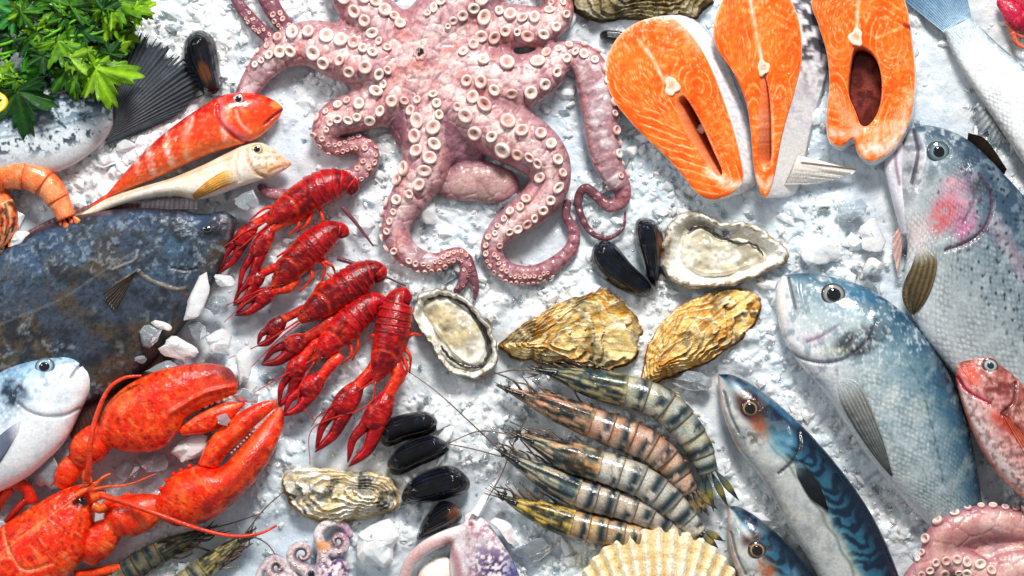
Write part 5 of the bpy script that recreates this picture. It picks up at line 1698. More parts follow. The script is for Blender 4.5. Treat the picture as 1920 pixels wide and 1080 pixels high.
def cray_claw(root, pts, w, z, pal, seed, spread=5.0, lf=None):
    """claw (palm) > arm, finger, finger; pts: shoulder, elbow, wrist, knuckle, tip"""
    sh, el, wr, kn, tp = [np.asarray(p, float) for p in pts]
    zz = np.linspace(z, z - 4, 5)
    d = (tp - wr) / np.linalg.norm(tp - wr); nx = np.array([d[1], -d[0]])
    palm = tube([(*wr, zz[2], w * .55), (*(wr * .7 + kn * .3), zz[2] + 2, w * .85), (*(wr * .35 + kn * .65), zz[3] + 2, w), (*kn, zz[3], w * .92), (*(kn + d * w * .3), zz[3], w * .7)], 30, 20, flat=.72)
    shellpaint(palm, pal, seed)
    palm.lift((palm.n(6, 2, seed + 3) - .5) * 2.4)
    cl = part(root, 'claw', palm, 'crust')
    arm = tube([(*sh, zz[0] - 4, w * .42), (*((sh + el) / 2), zz[0], w * .48), (*el, zz[1], w * .56), (*((el + wr) / 2), zz[1], w * .5), (*(wr + d * 2), zz[2], w * .52)], 30, 14, flat=.85)
    shellpaint(arm, (pal[2], pal[0], pal[3], pal[3]), seed + 20)
    part(cl, 'arm', arm, 'crust')
    L = np.linalg.norm(tp - kn)
    for s, ww, ll in ((1, .62, 1.0), (-1, .46, .93)):
        b = kn + nx * s * w * .42
        tip = kn + d * L * ll + nx * s * spread * .3
        mid = (b + tip) / 2 + nx * s * (w * .22 + spread * .5)
        f = tube([(*(b - d * w * .3), zz[3], w * ww), (*(b * .7 + mid * .3), zz[3], w * ww * .95), (*mid, zz[3] - 1, w * ww * .72), (*(mid * .4 + tip * .6), zz[4], w * ww * .45), (*tip, zz[4], .9)], 24, 12, flat=.85)
        shellpaint(f, (pal[0], pal[1], pal[0], pal[2]), seed + 5 + s)
        f.mix(sm(.6, 1, f.T) * .5, pal[1])
        part(cl, 'finger', f, 'crust')


def crayfish(label, axis, hw, z, claws, legs, ants, seed, carfrac=.56, curl=None, tail=None):
    """axis: x, y from tail end to rostrum; hw: half widths along it"""
    TONE[0] = .66 + .36 * _h(np.array([seed]), np.array([5]), 3)[0]
    ax = spl(axis, 60)
    w = lerp_t(hw, 60)
    cx, cy = ax.mean(0)
    root = thing('crayfish', label, 'crayfish', cx, cy, 'boiled red crayfish')
    t = np.gradient(ax, axis=0); t /= np.linalg.norm(t, axis=1)[:, None]
    nx = np.stack([t[:, 1], -t[:, 0]], 1)
    k = int(60 * (1 - carfrac))
    # abdomen rings, each overlapping the next
    e = np.linspace(0, k + 1, 7).astype(int)
    for i in range(6):
        a, b = e[i], min(e[i + 1] + 2, 59)
        q = ax[a:b + 1]; ww = w[a:b + 1] * np.linspace(.97, 1.10, b - a + 1)
        q = spl(q, 12); ww = np.interp(np.linspace(0, 1, 12), np.linspace(0, 1, len(ww)), ww)
        tt = np.gradient(q, axis=0); tt /= np.linalg.norm(tt, axis=1)[:, None]; nn = np.stack([tt[:, 1], -tt[:, 0]], 1)
        edge = np.ones(12); edge[0] = .9 if i else .55; edge[-1] = .86
        hgt = ww * edge * .95
        g = loft_raw(q + nn * (ww * edge)[:, None], q - nn * (ww * edge)[:, None], hgt, np.full(12, z + 2.0 + .5 * i), 12, 26)
        shellpaint(g, ((150, 12, 28), (80, 4, 16), (206, 36, 34), (226, 90, 60)), seed + i)
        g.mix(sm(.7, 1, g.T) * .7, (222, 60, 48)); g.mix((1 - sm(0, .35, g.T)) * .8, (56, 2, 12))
        g.mix(sm(.3, .5, np.abs(g.V - .5)) * .5, (214, 50, 36))
        part(root, 'tail_segment', g, 'crust')
    # carapace
    s0 = max(k - 2, 0)
    q = ax[s0:]; ww = w[s0:].copy()
    m = len(q)
    q2 = spl(q, 46); ww = np.interp(np.linspace(0, 1, 46), np.linspace(0, 1, m), ww)
    tt = np.gradient(q2, axis=0); tt /= np.linalg.norm(tt, axis=1)[:, None]; nn = np.stack([tt[:, 1], -tt[:, 0]], 1)
    g = loft_raw(q2 + nn * ww[:, None], q2 - nn * ww[:, None], np.maximum(ww * 1.0, 1), np.full(46, z + 4.0), 46, 36)
    shellpaint(g, CRIMSON, seed + 9)
    g.mix(sm(.32, .5, np.abs(g.V - .5)) * .6, (222, 70, 36))
    mm = np.exp(-((g.T - .42 - .28 * (g.V - .5) ** 2 * 2) / .03) ** 2); g.mix(mm * .7, (226, 84, 46)); g.lift(-mm * 3)
    mm = np.exp(-((g.V - .5) / .025) ** 2) * (g.T < .5); g.lift(-mm * 1.5); g.mix(mm * .5, (90, 6, 16))
    g.mix(sm(.72, 1, g.T) * .45, (226, 92, 50))
    g.lift((g.n(7, 2, seed) - .5) * 2.6)
    ca = part(root, 'carapace', g, 'crust')
    # eyes on the head
    for s in (-1, 1):
        c = q2[39] + nn[39] * s * ww[39] * .75
        P, F = lathe([(3.2, -2), (3.4, 0), (2.6, 2.2), (1, 3.2), (.1, 3.3)], 12)
        part(root, 'eye', G(P + [c[0], c[1], z + 6 + ww[39] * .4], F).fill((16, 10, 12)), 'eye_gloss')
    for i, c in enumerate(claws):
        cray_claw(root, c[0], c[1] * 1.18, z + 2 + (c[2] if len(c) > 2 else 0), CRIMSON, seed + 30 + 9 * i, c[3] if len(c) > 3 else 5)
    for i, l in enumerate(legs):
        limb(root, 'leg', l, 4.4, [z + 2, z + 6, z - 8], (222, 62, 36), seed=seed + i)
    for i, l in enumerate(ants):
        limb(root, 'antenna', l, 1.9, [z + 10, z + 14, z + 4], (186, 50, 44), tip=.35, n=40, m=6)
    if tail:
        limb(root, 'antenna', tail, 5, [z, z - 4, z - 10], (110, 70, 78), tip=.3)


def build_crayfish():
    crayfish('topmost boiled red crayfish of the group', [(668, 362), (652, 346), (622, 346), (586, 362), (552, 384), (522, 402), (500, 418)], [10, 24, 31, 32, 30, 22, 7], 26,
             [([(545, 402), (520, 396), (478, 420), (448, 456), (413, 514)], 14, 0, 3), ([(578, 402), (548, 410), (508, 428), (482, 476), (446, 556)], 15, 2, 3)],
             [[(600, 392), (606, 412), (604, 436)], [(585, 398), (576, 420), (556, 436)], [(560, 408), (560, 424), (540, 442)], [(530, 392), (500, 390), (468, 412)]],
             [[(505, 414), (460, 436), (400, 478)], [(508, 418), (470, 450), (432, 480)]], 11, tail=[(642, 388), (672, 424), (700, 462)])
    crayfish('second crayfish from the top, with a pale bare patch on its claw side', [(646, 446), (640, 434), (618, 438), (594, 456), (562, 484), (534, 514), (512, 538)], [8, 22, 29, 30, 28, 21, 7], 24,
             [([(545, 498), (520, 500), (492, 512), (472, 532), (437, 574)], 13, 0, 3), ([(560, 524), (540, 540), (512, 546), (484, 562), (441, 592)], 15, 2, 3)],
             [[(590, 480), (610, 500), (602, 530)], [(580, 500), (585, 522), (560, 548)], [(565, 470), (540, 470), (518, 482)], [(552, 480), (530, 484), (512, 498)], [(600, 486), (622, 498), (628, 512)]],
             [[(512, 536), (470, 552), (410, 580)], [(510, 540), (470, 562), (420, 604)]], 22, tail=[(632, 484), (680, 500), (760, 536)])
    crayfish('third crayfish from the top, its two claws spread to the left', [(716, 528), (706, 510), (680, 518), (648, 540), (612, 564), (582, 586), (562, 602)], [9, 24, 31, 32, 30, 22, 7], 26,
             [([(598, 572), (570, 580), (532, 598), (508, 622), (481, 648)], 14, 0, 3), ([(630, 592), (606, 616), (574, 634), (542, 652), (490, 684)], 17, 4, 4)],
             [[(655, 545), (628, 526), (612, 512)], [(640, 540), (604, 530), (586, 550)], [(668, 560), (660, 590), (640, 604)], [(622, 548), (602, 540), (590, 562)]],
             [[(562, 600), (500, 640), (430, 672)], [(564, 604), (520, 640), (460, 700)]], 33)
    crayfish('fourth crayfish from the top, partly under the lowest one', [(722, 590), (712, 570), (688, 576), (656, 604), (630, 632), (606, 656), (588, 676)], [9, 21, 27, 29, 27, 20, 6], 30,
             [([(612, 636), (590, 648), (570, 668), (550, 702), (526, 766)], 16, 4, 3), ([(640, 664), (622, 684), (604, 706), (574, 736), (530, 778)], 18, 6, 4)],
             [[(668, 624), (672, 650), (660, 676)], [(655, 640), (660, 664), (640, 684)], [(640, 610), (612, 606), (596, 622)]],
             [[(588, 674), (540, 700), (470, 740)], [(590, 678), (560, 740), (590, 790)]], 44)
    crayfish('lowest crayfish, hanging straight down beside the half oyster', [(772, 564), (752, 560), (742, 592), (736, 626), (728, 656), (716, 686), (704, 714)], [10, 26, 32, 33, 31, 23, 7], 36,
             [([(708, 672), (698, 696), (672, 722), (640, 768), (592, 848)], 20, 2, 4), ([(744, 676), (748, 704), (730, 738), (698, 796), (650, 872)], 21, 4, 9)],
             [[(760, 636), (776, 626), (792, 630)], [(756, 650), (770, 668), (768, 700)], [(752, 644), (746, 664), (766, 676)], [(752, 660), (764, 690), (756, 712)], [(718, 640), (700, 628), (690, 640)]],
             [[(704, 712), (660, 740), (604, 774), (584, 800)], [(706, 714), (690, 760), (590, 800), (582, 870)]], 55)


build_crayfish()


# ------------------------------------------------------------------ lobster
LOB = ((222, 50, 20), (170, 26, 12), (238, 90, 34), (246, 140, 76))


def lobpaint(g, seed=0, spots=.55, sc=7):
    g.fill(LOB[0])
    g.mix(sm(.45, .62, g.n(44, 4, seed)) * .7, LOB[2])
    g.mix(sm(.5, .7, g.n(30, 4, seed + 3)) * .5, (206, 40, 20))
    f1, f2, i, _, _ = worley(g.X, g.Y, sc * 1.5, seed)
    g.mix((1 - sm(.12 + .2 * i, .26 + .2 * i, f1)) * (i > .3) * spots * sm(.3, .55, g.n(28, 3, seed + 6)), (112, 20, 14))
    g.mix(sm(.6, .72, g.n(16, 4, seed + 11)) * .4, (244, 140, 84)); g.mix(sm(.66, .74, fbm(g.X + g.Y, (g.X - g.Y) * 3, 26, 3, seed)) * .4, (250, 180, 130))
    g.mix(sm(.62, .72, g.n(6, 2, seed + 5)) * .35, LOB[3])
    return g


def build_lobster():
    root = thing('lobster', 'large boiled orange red lobster with two open claws at the lower left', 'lobster', 200, 950)
    # carapace
    D = [(176, 908), (150, 908), (118, 918), (70, 944), (20, 976), (-30, 1010), (-70, 1050)]
    V = [(178, 914), (180, 950), (176, 996), (158, 1044), (124, 1084), (70, 1120), (10, 1150)]
    g = loft(D, V, [5, 32, 46, 54, 58, 60, 58], [26, 34, 38, 42, 44, 44, 42], 120, 90, 2.2)
    lobpaint(g, 3)
    m = g.line([(170, 914), (120, 950), (40, 1010), (-20, 1060)], 3); g.lift(-m * 3); g.mix(m * .5, (246, 160, 110))
    m = g.line([(14, 986), (34, 1030), (60, 1060), (110, 1050)], 4); g.lift(-m * 4); g.mix(m * .6, (244, 170, 120))
    m = g.line([(120, 922), (80, 950)], 5, .9); g.lift(m * 4)
    g.mix(g.blob(158, 940, 16, 12, 0) * .7, (70, 20, 16))
    g.lift((g.n(9, 3, 4) - .5) * 4)
    part(root, 'carapace', g, 'crust')
    r = tube([(150, 925, 78, 7), (168, 914, 72, 5), (186, 900, 66, 1.2)], 20, 10); lobpaint(r, 4, .4)
    part(root, 'rostrum', r, 'crust')
    eye(root, g, 160, 938, 9, [(0, (14, 10, 12)), (.7, (24, 18, 20)), (1, (90, 40, 26))], 1, 0, .5)
    # crusher claw
    D = [(188, 800), (206, 756), (248, 718), (314, 690), (384, 680), (430, 688), (450, 714)]
    V = [(196, 832), (244, 846), (302, 842), (336, 812), (356, 780), (404, 754), (446, 738)]
    g = loft(D, V, [26, 42, 48, 46, 38, 28, 8], [48, 52, 56, 56, 54, 52, 50], 100, 72, 2.3)
    lobpaint(g, 8)
    g.mix(sm(.5, .95, g.T) * (1 - sm(.15, .5, g.V)) * .75, (128, 70, 78))
    g.mix(g.line([(330, 762), (380, 730), (440, 712)], 22, .9) * .7, (222, 84, 64))
    g.mix(g.blob(440, 700, 22, 20) * .6, (90, 40, 50))
    m = g.line([(330, 770), (388, 736), (444, 722)], 7, 1); g.lift(m * 6)
    g.lift((g.n(10, 3, 6) - .5) * 4)
    c1 = part(root, 'crusher_claw', g, 'crust')
    f = loft([(340, 800), (376, 774), (424, 754), (460, 752)], [(346, 816), (392, 810), (430, 790), (462, 758)], [16, 20, 16, 3], [50, 50, 48, 46], 50, 36, 2.2)
    lobpaint(f, 9, .5); f.mix(f.line([(356, 790), (400, 770), (450, 758)], 7, .8) * .5, (250, 150, 110))
    part(c1, 'movable_finger', f, 'crust')
    for i, (x, y, q) in enumerate([(376, 762, 6), (388, 757, 7), (400, 752, 6), (412, 749, 6), (423, 747, 5), (434, 745, 4)]):
        P, F = chunk_pts(q, 40 + i, (1, 1, .8), 8, 5, .15)[:2]
        part(c1, 'tooth', G(P + [x, y, 54], F).fill((240, 206, 170)), 'crust')
    # pincer claw
    D = [(296, 930), (326, 890), (374, 870), (414, 874), (446, 846), (484, 804), (516, 768), (526, 762)]
    V = [(294, 962), (332, 984), (394, 974), (456, 928), (504, 868), (530, 808), (535, 776), (528, 764)]
    g = loft(D, V, [24, 44, 54, 50, 44, 33, 16, 3], [40, 48, 52, 54, 52, 50, 46, 44], 110, 72, 2.2)
    lobpaint(g, 14, .5, 6)
    g.mix(sm(.45, .7, g.T) * (1 - sm(.3, .8, g.V)) * .4, (236, 70, 30))
    g.mix(sm(.62, .92, g.V) * sm(.4, .6, g.n(16, 4, 3)) * .7, (110, 24, 20))
    g.mix(g.line([(390, 944), (450, 896), (500, 838)], 13, .9) * .55, (120, 30, 26))
    g.mix(g.line([(400, 900), (450, 866), (500, 806), (522, 774)], 9, .8) * .5, (252, 120, 80))
    c2 = part(root, 'pincer_claw', g, 'crust')
    f = loft([(374, 868), (396, 822), (438, 782), (482, 756), (516, 748)], [(410, 876), (432, 846), (466, 812), (498, 782), (522, 760)], [22, 26, 22, 15, 4], [54, 54, 52, 48, 46], 60, 44, 2.2)
    lobpaint(f, 16, .5, 6)
    f.mix(f.line([(400, 866), (440, 826), (490, 780)], 7, .8) * .6, (140, 40, 30))
    part(c2, 'movable_finger', f, 'crust')
    for i in range(15):
        t = i / 14
        x, y = 440 + (518 - 440) * t, 848 + (770 - 848) * t
        P, F = chunk_pts(2.8, 60 + i, (1, 1, .9), 6, 4, .2)[:2]
        part(c2, 'tooth', G(P + [x - 2, y - 1, 58 - 8 * t], F).fill((224, 150, 120)), 'crust')
    for (x, y) in ((330, 886), (344, 880), (360, 872), (318, 898), (306, 914), (384, 866)):
        P, F = lathe([(5, -3), (4, 2), (2, 5), (.2, 7)], 8)
        part(c2, 'spine', G(P + [x, y, 62], F).fill((214, 50, 24)), 'crust')
    # arms
    def seg(par, pts, ww, seed, nm='arm_segment'):
        q = tube([(x, y, z, w * 1.0) for (x, y, z), w in zip(pts, ww)], 30, 24, flat=.85); lobpaint(q, seed)
        q.mix(sm(.86, 1, q.T) * .5, (250, 140, 90)); q.lift((q.n(8, 3, seed) - .5) * 3)
        part(par, nm, q, 'crust')
    seg(c1, [(196, 822, 48, 0), (184, 836, 44, 0), (168, 848, 40, 0), (150, 866, 36, 0)][::1] and [(204, 812, 50), (184, 826, 50), (162, 846, 46), (148, 868, 40)], [24, 33, 32, 18], 21)
    seg(c1, [(152, 860, 34), (134, 878, 32), (120, 898, 30), (112, 914, 26)], [18, 23, 20, 12], 22)
    seg(c2, [(304, 946, 44), (270, 958, 46), (232, 972, 44), (212, 990, 40)], [22, 36, 38, 22], 23)
    seg(c2, [(222, 984, 38), (196, 1004, 38), (172, 1030, 36), (160, 1052, 30)], [20, 32, 30, 18], 24)
    seg(root, [(250, 930, 40), (220, 946, 38), (196, 950, 36)], [10, 14, 12], 25)
    # walking legs
    limb(root, 'leg', [(140, 1082), (190, 1072), (240, 1064), (274, 1066)], 12, [20, 26, 20], (232, 80, 34), tip=.5, seed=3)
    limb(root, 'leg', [(60, 944), (50, 916), (30, 904), (0, 916), (-24, 950)], 13, [24, 40, 20], (196, 44, 20), tip=.7, seed=4)
    limb(root, 'leg', [(66, 934), (50, 938), (30, 958), (10, 980)], 9, [24, 34, 20], (150, 34, 20), tip=.7, seed=5)
    limb(root, 'leg', [(20, 916), (6, 934), (-12, 968)], 9, [24, 30, 14], (226, 84, 44), tip=.7, seed=6)
    # antennae
    P = [(172, 898), (178, 868), (184, 824), (194, 778), (216, 728), (244, 706), (276, 702)]
    limb(root, 'antenna', P, 6.5, [80, 112, 112, 100], (224, 74, 44), tip=.4, n=60, m=10)
    P = [(196, 924), (240, 936), (300, 956), (370, 982), (440, 999), (490, 996), (522, 982)]
    limb(root, 'antenna', P, 6, [76, 96, 88, 60], (224, 70, 40), tip=.35, n=60, m=10)
    limb(root, 'antennule', [(182, 914), (210, 908), (250, 904), (300, 884)], 3, [76, 84, 80], (230, 100, 60), n=40)
    limb(root, 'antennule', [(186, 906), (204, 890), (216, 884)], 4, [76, 84, 80], (236, 110, 60), n=20)
    for i, p in enumerate(([(172, 902), (170, 886), (176, 876)], [(180, 930), (196, 924), (206, 924)], [(182, 944), (196, 950), (206, 944)])):
        limb(root, 'mouthpart', p, 10, 72, (230, 100, 40), tip=.8, seed=i)


build_lobster()


# ------------------------------------------------------------------ prawns
def prawn(label, axis, hw, z, pal, seed, group=None, name='tiger_prawn', car=.42, fan=None, ants=(), legs=8, rost=True, bands=True, cat='prawn', eyep=True, side=-1, legcol=(110, 90, 70)):
    N = 90
    ax = spl(axis, N); w = lerp_t(hw, N) * .97
    t = np.gradient(ax, axis=0); t /= np.linalg.norm(t, axis=1)[:, None]
    nx = np.stack([t[:, 1], -t[:, 0]], 1)
    cx, cy = ax.mean(0)
    root = thing(name, label, cat, cx, cy, group)
    k = int(N * car)

    def body(a, b, nn, e0, e1, dz=0):
        q = spl(ax[a:b + 1], nn); ww = np.interp(np.linspace(0, 1, nn), np.linspace(0, 1, b - a + 1), w[a:b + 1])
        sc = np.ones(nn); sc *= np.linspace(e0, e1, nn); ww = ww * sc
        tt = np.gradient(q, axis=0); tt /= np.linalg.norm(tt, axis=1)[:, None]; n2 = np.stack([tt[:, 1], -tt[:, 0]], 1)
        return loft_raw(q + n2 * ww[:, None], q - n2 * ww[:, None], np.maximum(ww * .95, .6), z + ww * .35 + dz, nn, 34)
    g = body(0, k + 1, 54, 1.0, 1.02, 1.5)
    g.fill(pal[0])
    g.mix(sm(.42, .62, g.n(30, 4, seed)) * .9, pal[1])
    g.mix(sm(.5, .66, fbm(g.T * 60, g.V * 40, 9, 4, seed + 2)) * .8, pal[2])
    dv = g.V if side > 0 else 1 - g.V
    g.mix((1 - sm(.0, .35, dv + (g.n(20, 3, 2) - .5) * .3)) * .7, pal[3])
    g.mix(sm(.55, .7, fbm(g.T * 90, g.V * 26, 7, 3, seed + 5)) * .5, (24, 30, 30))
    g.mix((1 - sm(.0, .3, g.T)) * .5, (40, 44, 36))
    stv = fbm(g.T * 22, g.V * 46, 3.2, 3, seed + 13)
    g.mix(sm(.52, .64, stv) * .7, pal[4]); g.mix((1 - sm(.36, .46, stv)) * .7, (22, 28, 28))
    m = np.exp(-((g.V - .38) / .03) ** 2) * (g.T > .15); g.lift(-m * 2.5); g.mix(m * .4, (30, 34, 34))
    m = np.exp(-((g.V - .7) / .03) ** 2) * (g.T > .3); g.lift(-m * 2); g.mix(m * .4, (40, 40, 34))
    g.mix(sm(.95, 1, g.T) * .6, pal[4])
    part(root, 'carapace', g, 'prawn_shell')
    e = np.linspace(k, N - 1, 7).astype(int)
    for i in range(6):
        a, b = e[i], min(e[i + 1] + 2, N - 1)
        s = body(a, b, 14, .94, 1.05, 1.2 * (i % 2) - .6 * i * .3)
        s.fill(pal[5]).mix(sm(.45, .65, s.n(16, 4, seed + i)) * .7, pal[6])
        s.mix(sm(.4, .6, fbm(s.X, s.Y, 9, 3, seed + 7 + i)) * .35, pal[4])
        if bands:
            s.mix(np.exp(-((s.T - .72) / .2) ** 2) * sm(.32, .52, s.n(16, 3, seed + 40 + i)) * .95, (26, 38, 44))
        s.mix(sm(.88, 1, s.T) * .7, pal[7]); s.mix((1 - sm(0, .1, s.T)) * .5, pal[7])
        s.mix(sm(.85, 1, s.V if side > 0 else 1 - s.V) * .4, pal[7])
        part(root, 'tail_segment', s, 'prawn_shell')
    end = ax[-1]; d = t[-1]; n_ = nx[-1]; ww = w[-1]
    if fan:
        L = fan
        for j, (o, sp) in enumerate(((-.9, -.75), (-.35, -.28), (.35, .28), (.9, .75))):
            b0 = end - d * 5 + n_ * ww * o * .7
            u = d * math.cos(sp * .45) + n_ * math.sin(sp * .45)
            v = np.array([u[1], -u[0]])
            q = loft([b0, b0 + u * L * .5 + v * 7, b0 + u * L], [b0 + v * .5, b0 + u * L * .5 - v * 7, b0 + u * L - v * 1.0], [2.5, 4, 1], [z + 6 + 2 * (j % 2), z + 5 + 3 * (j % 2), z + 3], 24, 14)
            q.fill(pal[0]).mix(sm(.3, .6, q.T) * .6, (176, 150, 60)).mix(sm(.6, .8, q.T) * .9, (26, 34, 44)).mix(sm(.5, .7, q.n(9, 3, j)) * .4, pal[1])
            part(root, 'tail_fan_blade', q, 'prawn_shell')
    if rost:
        b0 = ax[int(N * .10)]; u = -t[0]
        q = tube([(*(b0 + nx[4] * side * -2), z + w[8] * 1.1, 5), (*(b0 * .4 + (ax[0]) * .6), z + w[8] * 1.2, 3.4), (*(ax[0] + u * 16), z + w[8] * 1.25, .8)], 20, 8)
        q.fill(pal[3]).mix(q.T * .6, (60, 44, 34))
        part(root, 'rostrum', q, 'prawn_shell')
    if eyep:
        c = ax[int(N * .09)] + nx[int(N * .09)] * side * w[int(N * .09)] * .1
        P, F = lathe([(5, -3), (5.4, 0), (4, 3.6), (1.6, 5), (.1, 5.2)], 14)
        part(root, 'eye', G(P + [c[0], c[1], z + w[8] * 1.2], F).fill((18, 18, 20)), 'eye_gloss')
    R = np.random.default_rng(seed)
    for i in range(legs):
        f = .08 + .3 * i / max(legs - 1, 1)
        b0 = ax[int(N * f)] - nx[int(N * f)] * side * w[int(N * f)] * .75
        u = -t[int(N * f)] * R.uniform(.5, 1.1) - nx[int(N * f)] * side * R.uniform(.1, .5)
        p1 = b0 + u * R.uniform(18, 30); p2 = p1 + (-t[0] * .9 + R.normal(size=2) * .3) * R.uniform(18, 34)
        limb(root, 'leg', [b0, p1, p2], 2.8, [z + 6, z + 8, z + 1], legcol if i % 2 else (70, 58, 48), 'prawn_shell', n=16, m=7, tip=.4)
    for i in range(4 if fan else 0):
        f = int(N * (car + .08 + .12 * i)); b0 = ax[f] - nx[f] * side * w[f] * .8
        limb(root, 'swimmeret', [b0, b0 - nx[f] * side * 7 + t[f] * 5, b0 - nx[f] * side * 9 + t[f] * 12], 3.4, [z + 2, z + 2, z - 3], pal[4], 'prawn_shell', n=10, m=7, tip=.5)
    for i in range(9):
        a = ax[2] - nx[2] * side * R.uniform(-6, 9); b = a - t[0] * R.uniform(8, 34) + R.normal(size=2) * 8
        limb(root, 'feeler', [a, (a + b) / 2 + R.normal(size=2) * 2, b], 2.0, [z + 12, z + 14, z + 8], (60, 50, 40), 'prawn_shell', n=12, m=6, tip=.25)
    for p in ants:
        limb(root, 'antenna', p, 1.5, [z + 14, z + 10, 8], (104, 84, 66), 'prawn_shell', n=60, m=6, tip=.6)
    return root


TG = 'raw tiger prawns in a fan'
BL = [(56, 74, 76), (96, 104, 88), (32, 54, 68), (22, 34, 38), (206, 184, 132), (188, 188, 178), (128, 140, 140), (84, 76, 56)]
PK = [(92, 84, 70), (196, 132, 106), (44, 50, 48), (30, 34, 32), (222, 176, 140), (202, 174, 156), (172, 126, 106), (96, 62, 44)]
YE = [(126, 106, 54), (220, 180, 86), (44, 48, 40), (26, 32, 30), (236, 208, 130), (190, 164, 142), (152, 120, 98), (88, 62, 42)]


def build_prawns():
    prawn('top tiger prawn of the fan, curling furthest to the right', [(1006, 692), (1046, 700), (1100, 716), (1150, 728), (1196, 738), (1242, 758), (1282, 796), (1312, 842), (1328, 886)], [3, 15, 27, 31, 32, 32, 30, 26, 19], 24, BL, 3, TG, fan=78, ants=[[(1010, 694), (960, 694), (900, 706), (860, 700)]], side=-1)
    prawn('second tiger prawn from the top, with a pink head shell', [(946, 728), (986, 744), (1040, 764), (1090, 784), (1140, 804), (1192, 824), (1238, 852), (1272, 890), (1292, 924)], [3, 14, 25, 29, 31, 32, 30, 26, 18], 22, PK, 7, TG, fan=62, ants=[[(986, 782), (960, 838), (940, 890), (912, 940)]], side=-1)
    prawn('middle tiger prawn of the fan with bold dark bands', [(966, 812), (1006, 830), (1056, 852), (1106, 868), (1152, 882), (1202, 902), (1248, 934), (1284, 970), (1310, 1000)], [3, 15, 28, 31, 32, 32, 30, 25, 17], 26, [(96, 100, 88), (190, 140, 100), (52, 66, 70), (36, 46, 46), (224, 196, 160), (206, 204, 196), (168, 172, 172), (104, 92, 76)], 11, TG, fan=50,
          ants=[[(970, 816), (900, 808), (840, 832)]], side=-1)
    prawn('fourth tiger prawn of the fan with a blue head shell', [(940, 848), (974, 868), (1020, 892), (1066, 914), (1112, 932), (1160, 946), (1206, 962), (1250, 984), (1280, 1006)], [3, 14, 25, 29, 30, 28, 26, 22, 16], 20, [(64, 84, 98), (96, 112, 112), (40, 56, 72), (30, 40, 50), (216, 190, 150), (186, 176, 166), (140, 134, 128), (84, 70, 56)], 15, TG, fan=40,
          ants=[[(944, 850), (880, 790), (820, 736), (764, 696)], [(942, 856), (880, 840), (800, 826)]], side=-1)
    prawn('lowest tiger prawn with a yellow head shell, half under the scallop', [(940, 930), (972, 946), (1016, 962), (1062, 978), (1106, 990), (1148, 998), (1190, 1006), (1226, 1016), (1256, 1030)], [3, 14, 24, 28, 29, 27, 25, 22, 16], 18, YE, 19, TG, fan=None, side=-1)
    CK = [(232, 116, 66), (240, 150, 100), (214, 80, 36), (206, 70, 30), (248, 196, 160), (236, 128, 78), (246, 170, 124), (200, 70, 30)]
    prawn('curled orange cooked prawn at the left edge above the flatfish', [(-110, 470), (-90, 400), (-50, 348), (0, 328), (48, 326), (88, 346), (112, 378), (126, 410)], [10, 30, 36, 34, 32, 30, 25, 17], 24, CK, 23, name='cooked_prawn', fan=44, bands=False, car=.3, side=-1, legs=0, rost=False, eyep=False)
    root = prawn('second orange cooked prawn, only its head end at the left edge', [(-4, 470), (8, 440), (10, 404), (-6, 372), (-40, 350)], [4, 18, 24, 24, 20], 14, CK, 25, name='cooked_prawn', fan=None, bands=False, car=.6, side=1, legs=4, rost=False, eyep=False, legcol=(236, 110, 50))
    GR = [(96, 98, 72), (150, 136, 90), (56, 64, 50), (40, 46, 38), (206, 176, 120), (150, 146, 120), (116, 112, 90), (90, 76, 50)]
    prawn('greenish grey prawn pointing up right below the lobster antenna', [(468, 1000), (440, 1020), (404, 1048), (366, 1080), (320, 1120), (270, 1160)], [4, 14, 22, 26, 26, 22], 10, GR, 27, name='grey_prawn', fan=None, side=-1, ants=[[(460, 1000), (500, 950), (560, 900)], [(470, 1004), (500, 1020), (520, 1050)]])
    prawn('dark prawn half hidden under the lobster arm and antenna', [(392, 992), (360, 1006), (318, 1026), (276, 1050), (230, 1080), (180, 1110)], [3, 13, 22, 26, 26, 22], 4, [(52, 58, 48), (84, 84, 62), (36, 42, 36), (28, 32, 28), (140, 120, 84), (90, 90, 76), (70, 70, 58), (50, 44, 32)], 29, name='grey_prawn', fan=None, side=-1, ants=[[(392, 992), (440, 980), (492, 962)]])


build_prawns()
